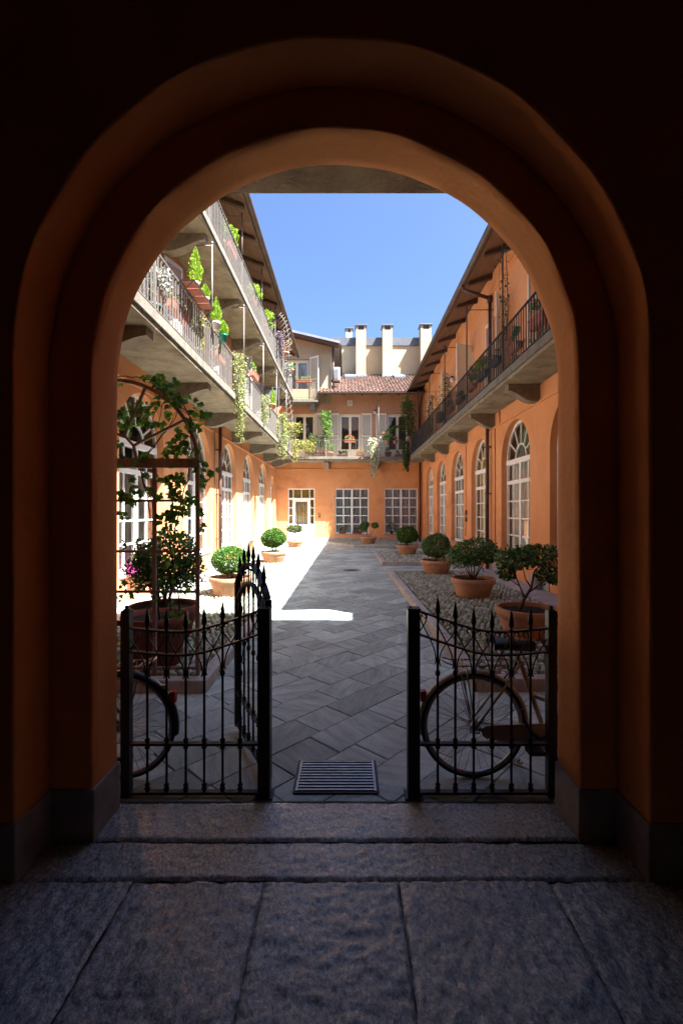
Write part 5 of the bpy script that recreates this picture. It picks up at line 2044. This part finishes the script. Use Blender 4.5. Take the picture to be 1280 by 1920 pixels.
# ================================================================== BALCONY PLANTS AND WALL FITTINGS
def blob(m, c, r, n, size, ratio=.6, up=.3):
    c = Vector(c)
    rx, ry, rz_ = (r, r, r) if not isinstance(r, tuple) else r
    subs = [(Vector((U(-.6, .6) * rx, U(-.6, .6) * ry, U(-.6, .6) * rz_)), U(.35, .6)) for _ in range(7)]
    for _ in range(n):
        o, k = random.choice(subs)
        d = Vector((random.gauss(0, 1), random.gauss(0, 1), random.gauss(0, 1))).normalized() * (U(.2, 1) ** .5)
        m.leaf(c + o + Vector((d.x * rx * k, d.y * ry * k, d.z * rz_ * k)), size * U(.65, 1.3), d + Vector((U(-1, 1), U(-1, 1), U(-.7, .7) + up)), ratio)


def taper_pot(m, c, r, h):
    m.lathe([(0, 0), (r * .72, 0), (r * .93, h * .76), (r, h * .78), (r, h), (r * .88, h), (r * .85, h * .85), (0, h * .87)], c, 20)


def pot_plant(label, p, r, h, pot, leaf, size, crown, n=220, ls=.05, flower=None, group=None, name='potted_plant', nf=24):
    p = Vector(p)
    t = thing(name, label, 'potted plant', p, group)
    m = MB()
    taper_pot(m, p, r, h)
    m.build('pot', pot, t)
    m = MB()
    c = p + Vector((0, 0, h + size * .75 if crown is None else h + crown))
    m.tube([p + Vector((0, 0, h * .8)), c], .008, 6)
    blob(m, c, size, n, ls)
    m.build('foliage', leaf, t)
    if flower:
        m = MB()
        for _ in range(4):
            q = c + Vector((U(-.8, .8) * size, U(-.8, .8) * size, U(.5, 1.1) * size))
            blob(m, q, .045, nf, .035, .9)
        m.build('flowers', flower, t)
    return t


def conifer(label, p, r, h, pot, H, W, group='small lime green conifers on the balcony rail'):
    p = Vector(p)
    t = thing('potted_conifer', label, 'potted conifer', p, group)
    m = MB()
    taper_pot(m, p, r, h)
    m.build('pot', pot, t)
    m = MB()
    m.tube([p + Vector((0, 0, h * .8)), p + Vector((0, 0, h + H * .9))], [.012, .004], 6)
    bumps = [(U(0, 2 * PI), U(0, 1), U(.75, 1.25)) for _ in range(30)]
    for _ in range(1100):
        tz = U(0, 1) ** 1.35
        a = U(0, 2 * PI)
        k = min(bumps, key=lambda b: abs(math.atan2(math.sin(b[0] - a), math.cos(b[0] - a))) * .5 + abs(b[1] - tz) * 2)[2]
        rr = W * (math.sin(PI * min(1, .12 + tz * .88)) ** .6 * (1 - tz * .62)) * k * (U(.35, 1) ** .6)
        q = p + Vector((rr * math.cos(a), rr * math.sin(a), h + .01 + H * tz))
        m.leaf(q, U(.03, .055), (math.cos(a) * .5, math.sin(a) * .5, 1.1), .45)
    m.build('foliage', 'lime', t)
    return t


def flower_box(label, p, L, axis, mat, leaf, n=200, size=.10, ls=.05, flower=None, group=None, w=.17, h=.15, rise=.1, nfl=5, name='flower_box'):
    p = Vector(p)
    t = thing(name, label, 'flower box', p, group)
    m = MB()
    ax = Vector((0, 1, 0)) if axis == 'y' else Vector((1, 0, 0))
    cr = Vector((1, 0, 0)) if axis == 'y' else Vector((0, 1, 0))
    prof = [(-w * .36, 0), (w * .36, 0), (w * .5, h * .85), (w * .54, h * .85), (w * .54, h), (w * .42, h), (w * .42, h * .82), (-w * .42, h * .82), (-w * .42, h), (-w * .54, h), (-w * .54, h * .85), (-w * .5, h * .85)]
    m.prism([p - ax * L / 2 + cr * a + Vector((0, 0, b)) for a, b in prof], ax * L)
    m.build('box', mat, t, bevel=.004)
    m = MB()
    k = max(2, int(L / .2))
    for i in range(k):
        c = p + ax * (L * ((i + .5) / k - .5)) + Vector((0, 0, h + rise + U(-.03, .03)))
        m.tube([c - Vector((0, 0, rise)), c], .005, 5)
        blob(m, c, size * U(.7, 1.2), n // k, ls)
    m.build('foliage', leaf, t)
    if flower:
        m = MB()
        for i in range(nfl):
            q = p + ax * U(-L / 2, L / 2) + cr * U(-.08, .08) + Vector((0, 0, h + rise + U(.05, .2)))
            blob(m, q, .045, 26, .035, .9)
        m.build('flowers', flower, t)
    return t


def trailing(label, pts, width, leaf, n, ls, group=None, stem=True, name='trailing_plant', pot=None, taper=.5):
    """plant hanging or climbing along pts"""
    pts = [Vector(p) for p in pts]
    t = thing(name, label, 'trailing plant', pts[0], group)
    m = MB()
    L = [(b - a).length for a, b in zip(pts, pts[1:])]
    tot = sum(L)

    def at(s):
        for (a, b), l in zip(zip(pts, pts[1:]), L):
            if s <= l:
                return a.lerp(b, s / l)
            s -= l
        return pts[-1]
    nst = 7
    offs = [(U(-1, 1), U(-1, 1), U(.55, 1)) for _ in range(nst)]
    for ox, oy, le in offs:
        q = [at(tot * le * i / 9) + Vector((ox * width * (1 - taper * i / 9 * le) + U(-.015, .015), oy * width * .6 * (1 - taper * i / 9 * le) + U(-.015, .015), 0)) for i in range(10)]
        m.tube(q, .0035, 5)
    m.build('stem', 'vinestem', t)
    m = MB()
    for _ in range(int(n * 1.4)):
        ox, oy, le = random.choice(offs)
        s = U(0, 1) ** .9
        kk = width * (1 - taper * s * le)
        q = at(tot * le * s) + Vector((ox * kk + random.gauss(0, .28) * kk, oy * kk * .6 + random.gauss(0, .25) * kk, U(-.03, .03)))
        m.leaf(q, ls * U(.6, 1.3), (U(-1, 1), U(-1, 1), U(-1, .4)), .7)
    m.build('foliage', leaf, t)
    if pot:
        m = MB()
        taper_pot(m, pts[0] - Vector((0, 0, .18)), .12, .18)
        m.build('pot', pot, t)
    return t


def bracket_shelf(label, x, y0, y1, z, w=.24):
    t = thing('plant_shelf', label, 'shelf', (x, (y0 + y1) / 2, z))
    m = MB()
    n = 4
    for i in range(n):
        a = y0 + (y1 - y0) * i / n
        m.box(x - w / 2 + .01, x + w / 2 - .01, a + .008, a + (y1 - y0) / n - .008, z - .018, z - .004)
    m.build('tiles', 'redbox', t)
    m = MB()
    for yy in (y0, y1):
        m.bar((x - w / 2, yy, z - .012), (x + w / 2, yy, z - .012), .012, .022)
        m.bar((x - w / 2 - .04, yy, z - .28), (x + w / 2 - .02, yy, z - .02), .01, .01)
    for xx in (x - w / 2, x + w / 2):
        m.bar((xx, y0, z - .012), (xx, y1, z - .012), .012, .022)
    m.build('frame', 'iron', t)
    return t


RX = XL + 1.03      # left rail line
# first balcony, left
bracket_shelf('terracotta tile shelf on iron brackets outside the first balcony rail', -2.66, 7.55, 8.65, 5.56)
conifer('tall pointed conifer in a white pot on the tiled shelf', (-2.66, 7.95, 5.56), .075, .15, 'whitepot', .60, .15)
conifer('short conifer in a white pot at the far end of the tiled shelf', (-2.66, 8.5, 5.56), .075, .14, 'whitepot', .24, .11)
conifer('conifer in a white banded pot clamped on the balcony rail', (-2.72, 9.42, 5.46), .085, .17, 'whitepot', .50, .14)
conifer('low bushy conifer in a teal plastic pot on the rail', (-2.72, 9.95, 5.42), .085, .16, 'tealpot', .30, .15)
conifer('small conifer in a round terracotta pot near the fan barrier', (-2.70, 16.4, 5.42), .11, .17, 'terracotta', .5, .14)
flower_box('red clay box with yellow-green plants below the tiled shelf', (-2.95, 7.9, 5.10), .8, 'y', 'redbox', 'yellowleaf', 260, .13, .05)
flower_box('red clay box inside the rail beside the long trailing ivy', (-2.93, 10.3, 5.12), .7, 'y', 'redbox', 'yellowleaf', 200, .12, .05)
flower_box('red clay box with a bright shoot hung over the rail', (-2.66, 12.9, 5.48), .65, 'y', 'redbox', 'fresh', 160, .10, .05, rise=.2)
trailing('yellow-leaved climber trailing through the rail below the tiled shelf', [(-2.9, 8.75, 5.45), (-2.86, 8.8, 4.65)], .13, 'yellowleaf', 330, .05)
trailing('long variegated ivy hanging far below the first balcony', [(-2.66, 11.15, 5.62), (-2.62, 11.2, 4.4), (-2.64, 11.2, 3.42)], .17, 'varieg', 1100, .05, taper=.35)
trailing('thin variegated ivy draped over the rail before the white shutter', [(-2.70, 14.8, 5.52), (-2.68, 14.8, 4.2)], .13, 'varieg', 420, .05)
trailing('broad cream-leaved ivy hanging by the fan barrier', [(-2.68, 18.0, 5.65), (-2.62, 18.1, 4.6), (-2.6, 18.1, 3.75)], .28, 'varieg', 800, .065, taper=.55)
trailing('yellow flowering mass over the far end of the first rail', [(-2.55, 20.6, 5.75), (-2.5, 20.8, 5.0)], .38, 'yellowleaf', 560, .08, taper=.3)
trailing('pale yellow climber drooping below the far corner of the balcony', [(-2.66, 22.6, 5.3), (-2.6, 22.6, 4.1)], .22, 'yellowleaf', 300, .07)
pot_plant('terracotta pot with bright geranium near the far left corner', (-2.62, 21.6, 5.2), .14, .2, 'terracotta', 'fresh', .2, None, 160, .07, 'redfl')
pot_plant('silvery bush in a pot at the near end of the first balcony', (-2.95, 6.9, 4.6), .14, .24, 'greenpot', 'silver', .30, .34, 420, .06)
# second balcony, left
for lab, y, z in (('bright green bush in the box nearest on the upper rail', 11.6, 8.30), ('bright green bush in the second box along the upper rail', 14.4, 8.24), ('bright green bush in the third box along the upper rail', 16.4, 8.26)):
    flower_box(lab, (-2.98, y, z), .7, 'y', 'redbox', 'lime', 900, .27, .06, rise=.32, group='flower boxes on the upper balcony rail')
trailing('purple trailing plant hanging down the upper railing', [(-2.72, 18.3, 9.0), (-2.7, 18.4, 7.5)], .16, 'purple', 420, .06)
pot_plant('dried brown plant in a terracotta pot on the upper rail', (-2.68, 19.6, 8.35), .17, .22, 'terracotta', 'dry', .34, .3, 260, .07)
pot_plant('green plant in a small terracotta pot at the far upper rail', (-2.66, 21.4, 8.2), .14, .2, 'terracotta', 'fresh', .2, None, 200, .06)
trailing('pale trailing plant on the far end of the upper railing', [(-2.72, 20.4, 8.4), (-2.7, 20.6, 7.6)], .2, 'silver', 240, .06)
flower_box('brown box with small green plant on the cream storey balcony', (-2.3, 23.56, 8.40), .8, 'x', 'redbox', 'fresh', 120, .12, .06)


def fan_barrier(label, y, z0, z1):
    t = thing('fan_barrier', label, 'iron barrier', (-2.9, y, z0))
    m = MB()
    for x in (-3.72, -3.42, -3.12, -2.86):
        m.bar((x, y, z0), (x, y, z1 - .1), .03, .03)
    m.bar((-3.8, y, z1 - .12), (-2.7, y, z1 - .12), .03, .02)
    for x in np.linspace(-3.75, -2.85, 7):
        m.bar((x, y, z1 - .1), (x + .02, y, z1 + .16), .014, .014)
    m.build('posts', 'railgrey', t)
    m = MB()
    arc = [Vector((-2.72 + .46 * (1 - ((k / 14) - 0) ** 1.6) * math.sin(PI * .5 * min(1, .35 + k / 14)), y, z1 - .12 - (z1 - z0 - .3) * (k / 14))) for k in range(15)]
    arc = [Vector((-2.86 + .55 * math.sin(PI * .62 * k / 14), y, z1 - .12 - (z1 - z0) * .95 * (1 - math.cos(PI * .5 * k / 14)))) for k in range(15)]
    m.tube(arc, .010, 6)
    for k in range(1, 15):
        a = arc[k]
        n_ = (a - Vector((-3.05, y, z0 + .1)))
        e = a + n_.normalized() * .13
        s = Vector((-2.86, y, max(z0 + .1, a.z - .9 * (a.x + 2.86))))
        m.tube([s, e], .0065, 5)
    m.build('spikes', 'railgrey', t)
    m = MB()
    for i in range(12):
        xa = -3.78 + i * .07
        m.box(xa, xa + .055, y + .02, y + .03, z0 + .1, z1 - .2)
    m.build('panel', 'zinc', t)


fan_barrier('spiked iron fan barrier across the first floor balcony', 18.9, 4.62, 7.0)
fan_barrier('spiked iron fan barrier across the top floor balcony under the eave', 17.9, 7.66, 9.65)

# right balcony
RXR = XR - .73
flower_box('terracotta box of red geraniums nearest on the dark railing', (3.38, 8.0, 4.98), .62, 'y', 'redbox', 'fresh', 260, .14, .06, 'redfl', rise=.22, w=.2, h=.2)
flower_box('clay box with green leaves, second on the dark railing', (3.42, 9.3, 4.98), .55, 'y', 'redbox', 'fresh', 190, .12, .06, rise=.2)
flower_box('dark green box on the rail with bare stems and one red flower', (3.38, 10.35, 5.05), .5, 'y', 'greenpot', 'dark', 60, .10, .05, 'redfl', nfl=2)
flower_box('large dark green box with geraniums left of the downpipe', (3.38, 11.4, 5.05), .8, 'y', 'greenpot', 'fresh', 380, .16, .06, 'redfl', rise=.18)
flower_box('brown clay box with white and red flowers past the downpipe', (3.38, 12.4, 5.02), .6, 'y', 'redbox', 'fresh', 330, .16, .06, 'redfl', rise=.25)
flower_box('dark planter box hanging inside the middle of the dark railing', (3.38, 13.7, 5.0), .7, 'y', 'greenpot', 'dark', 200, .10, .06)
flower_box('dark planter box with low foliage before the fourth right door', (3.38, 15.0, 5.0), .7, 'y', 'terradark', 'dark', 180, .10, .06)
flower_box('dark planter box third from the far end of the railing', (3.38, 16.6, 5.0), .7, 'y', 'greenpot', 'olive', 200, .12, .06)
flower_box('dark planter box second from the far end of the railing', (3.38, 18.9, 5.0), .7, 'y', 'terradark', 'olive', 200, .12, .07)
flower_box('planter box with orange-red flowers at the far right corner', (3.38, 20.9, 5.12), .7, 'y', 'greenpot', 'fresh', 200, .16, .07, 'redfl')
pot_plant('terracotta pot with green plant standing on the right balcony floor', (3.6, 8.75, 4.6), .13, .22, 'terracotta', 'fresh', .16, None, 160, .05)
pot_plant('low leafy plant in a clay pot on the right balcony by the rod', (3.6, 9.7, 4.6), .12, .2, 'terradark', 'fresh', .18, None, 170, .05)
trailing('sparse vine climbing the nearest iron rod on the right', [(3.25, 9.62, 5.3), (3.28, 9.6, 6.2), (3.24, 9.6, 7.3), (3.5, 9.6, 7.2)], .10, 'olive', 75, .06, taper=0.)
trailing('brown-leaved climber on the fourth iron rod on the right', [(3.25, 15.4, 5.2), (3.27, 15.4, 6.3)], .2, 'olive', 150, .07, taper=.2)
trailing('thin climber on the last iron rod on the right', [(3.25, 18.2, 5.2), (3.27, 18.2, 6.5)], .16, 'olive', 90, .07, taper=.2)

# back balcony
YR_ = YB - 1.0
zfl = 4.57
trailing('yellowing bushy plant at the left end of the far balcony', [(-2.35, 23.62, 5.45), (-2.2, 23.62, 4.62)], .45, 'yellowleaf', 560, .08, taper=.1)
pot_plant('sprawling olive-green bush in a clay pot on the far balcony', (-1.75, 23.95, zfl), .2, .34, 'terradark', 'olive', .46, .42, 700, .08)
pot_plant('dark leafy bush behind the far railing left of the corbel', (-1.35, 24.2, zfl), .18, .3, 'terradark', 'dark', .4, .5, 420, .08)
trailing('tall light green climber on a pole on the far balcony', [(-1.14, 23.75, 7.0), (-1.2, 23.75, 6.6), (-1.05, 23.75, 6.0), (-1.0, 23.75, 5.35)], .24, 'fresh', 620, .09, taper=.3)
pot_plant('round bright plant in terracotta pot right of the green climber', (-.92, 23.8, zfl), .16, .26, 'terracotta', 'fresh', .24, None, 300, .07)
flower_box('clay trough with a small dark bush on the far balcony floor', (-.28, 23.85, zfl), .55, 'x', 'redbox', 'olive', 260, .2, .07, rise=.12)
flower_box('red geranium box hung on the middle of the far railing', (.1, 23.48, 5.28), .55, 'x', 'redbox', 'fresh', 110, .12, .07, 'redfl', nfl=7, rise=.08)
flower_box('low trough of orange flowers on the far balcony floor', (.62, 23.85, zfl), .42, 'x', 'redbox', 'fresh', 110, .10, .06, 'orangefl', nfl=7, rise=.05)
trailing('cascade of creamy white flowers hanging from the far railing', [(1.42, 23.44, 5.52), (1.42, 23.42, 4.6), (1.28, 23.42, 3.4)], .30, 'white_fl', 720, .085, taper=.7)
pot_plant('light green bushy plant hung on the far railing by the white cascade', (2.0, 23.48, 5.2), .13, .18, 'terracotta', 'fresh', .26, None, 260, .08, 'orangefl')
pot_plant('pink geranium in a pot hung right on the far railing', (2.45, 23.48, 5.22), .13, .16, 'redbox', 'fresh', .14, None, 80, .06, 'pinkfl')
trailing('feathery green branch arching above the pink geranium', [(2.1, 23.7, 5.9), (2.45, 23.7, 6.1), (2.8, 23.7, 6.2)], .14, 'fresh', 260, .08, taper=.2)
pot_plant('small red-brown pot with dark plant under the feathery branch', (2.1, 23.85, zfl), .18, .26, 'terradark', 'dark', .16, None, 120, .06)
flower_box('long clay trough at the right end of the far balcony floor', (2.75, 23.85, zfl), .6, 'x', 'redbox', 'olive', 120, .12, .06)
trailing('shrubby brown-green climber at the right end of the far balcony', [(3.05, 23.72, 7.45), (3.12, 23.72, 6.6), (3.1, 23.7, 5.4)], .36, 'olive', 1100, .09, taper=-.1)
trailing('bright green top shoot above the brown-green climber', [(2.98, 23.68, 7.75), (3.05, 23.68, 7.1)], .14, 'fresh', 170, .085, taper=-.5)
trailing('long green fern-like plant hanging below the far right corner', [(3.0, 23.42, 5.35), (3.02, 23.40, 4.5), (3.02, 23.40, 3.75)], .2, 'olive', 900, .08, taper=.4)

# window sill pots and boxes
flower_box('magenta flower box on the sill of the nearest left window', (XL + .1, 8.35, .6), .95, 'y', 'pinkbox', 'olive', 160, .12, .05, h=.20)
flower_box('clay pot box with white daisies on the left far sill', (-.30, YB - .02, .53), .35, 'x', 'terradark', 'dark', 130, .12, .06, 'white_fl', rise=.12)
flower_box('dark trough of low plants beside the daisies on the far sill', (.50, YB - .02, .53), .5, 'x', 'terradark', 'olive', 120, .08, .06)
pot_plant('spiky grey plant in a dark pot on the right far sill', (2.35, YB - .12, .53), .09, .14, 'greenpot', 'dark', .26, .22, 130, .09)

# wall fittings
al = thing('alarm_box', 'cream alarm siren with orange lens above the middle balcony door', 'alarm', (.12, YB, 7.55))
MB().box(-.02, .26, YB - .1, YB - .001, 7.42, 7.72).build('casing', 'plastic', al, bevel=.012)
MB().box(.0, .24, YB - .085, YB - .004, 7.375, 7.418).build('lens', 'orangeplastic', al)
m = MB()
for i in range(5):
    m.box(.07, .17, YB - .106, YB - .1005, 7.53 + i * .024, 7.54 + i * .024)
m.build('grille', 'zinc', al)
ip = thing('intercom', 'small brass intercom plate beside the white entrance door', 'intercom', (-1.55, YB, 1.5))
MB().box(-1.62, -1.47, YB - .02, YB - .001, 1.36, 1.66).build('plate', 'brass', ip, bevel=.004)
m = MB()
for x in (-1.58, -1.51):
    m.lathe([(.014, -.028), (.016, -.02)], (x, YB, 1.59), 10, 'y')
m.lathe([(0, -.024), (.03, -.024), (.03, -.02)], (-1.545, YB, 1.45), 14, 'y')
m.build('buttons', 'darkwood', ip)


def wall_lamp(label, p, s):
    p = Vector(p)
    t = thing('wall_lamp', label, 'wall lamp', p, 'wall lamps on the courtyard facades')
    m = MB()
    m.tube([p, p + s * .10, p + s * .14 + Vector((0, 0, .05))], .012, 8)
    m.lathe([(.0, .13), (.06, .12), (.085, .07), (.085, .055)], p + s * .14, 16)
    m.build('bracket', 'iron', t)
    m = MB()
    m.lathe([(.0, -.09), (.04, -.085), (.075, -.05), (.085, 0), (.08, .055)], p + s * .14, 16)
    m.build('lamp_glass', 'lampglass', t)


wall_lamp('globe wall lamp beside a shutter on the first left balcony', (XL, 12.5, 6.65), Vector((1, 0, 0)))
wall_lamp('white wall lamp beside the upper doors on the right wing', (XR, 16.85, 6.6), Vector((-1, 0, 0)))
wall_lamp('dark globe lamp on the far wall right of the middle balcony door', (1.45, YB, 7.05), Vector((0, -1, 0)))
m = MB()
t = thing('pole', 'slim white pole standing on the far balcony right of the middle door', 'pole', (1.6, 23.75, zfl))
m.tube([(1.6, 23.72, zfl), (1.6, 23.72, 7.5)], .011, 8)
m.lathe([(.018, 7.5), (.04, 7.52), (.04, 7.56), (0, 7.58)], (1.6, 23.72, 0), 10)
m.build('shaft', 'railgrey', t)
t = thing('switch_box', 'two small brown boxes on the right pier between arched windows', 'switch box', (XR, 15.35, 1.6))
m = MB()
m.box(XR - .05, XR - .001, 15.28, 15.42, 1.38, 1.52)
m.box(XR - .05, XR - .001, 15.28, 15.42, 1.60, 1.76)
m.build('casing', 'castiron', t, bevel=.006)
t = thing('guard_stone', 'short white stone guard at the foot of the right wall', 'guard stone', (XR - .14, 10.1 - 2.0, BZ))
m = MB()
m.lathe([(0, .31), (.06, .30), (.085, .26), (.095, .05), (.1, 0)], (XR - .14, 9.4, BZ), 16)
m.build('stone', 'plinth', t)

t = thing('dry_leaves', 'small clump of dry brown leaves on the paving behind the beige bicycle wheel', 'leaves', (1.10, 3.06, 0))
m = MB()
for _ in range(9):
    m.leaf((1.10 + U(-.06, .06), 3.06 + U(-.03, .03), .012 + U(0, .02)), U(.04, .065), (U(-1, 1), U(-1, 1), U(-.2, .3)), .6)
m.build('foliage', 'dry', t)
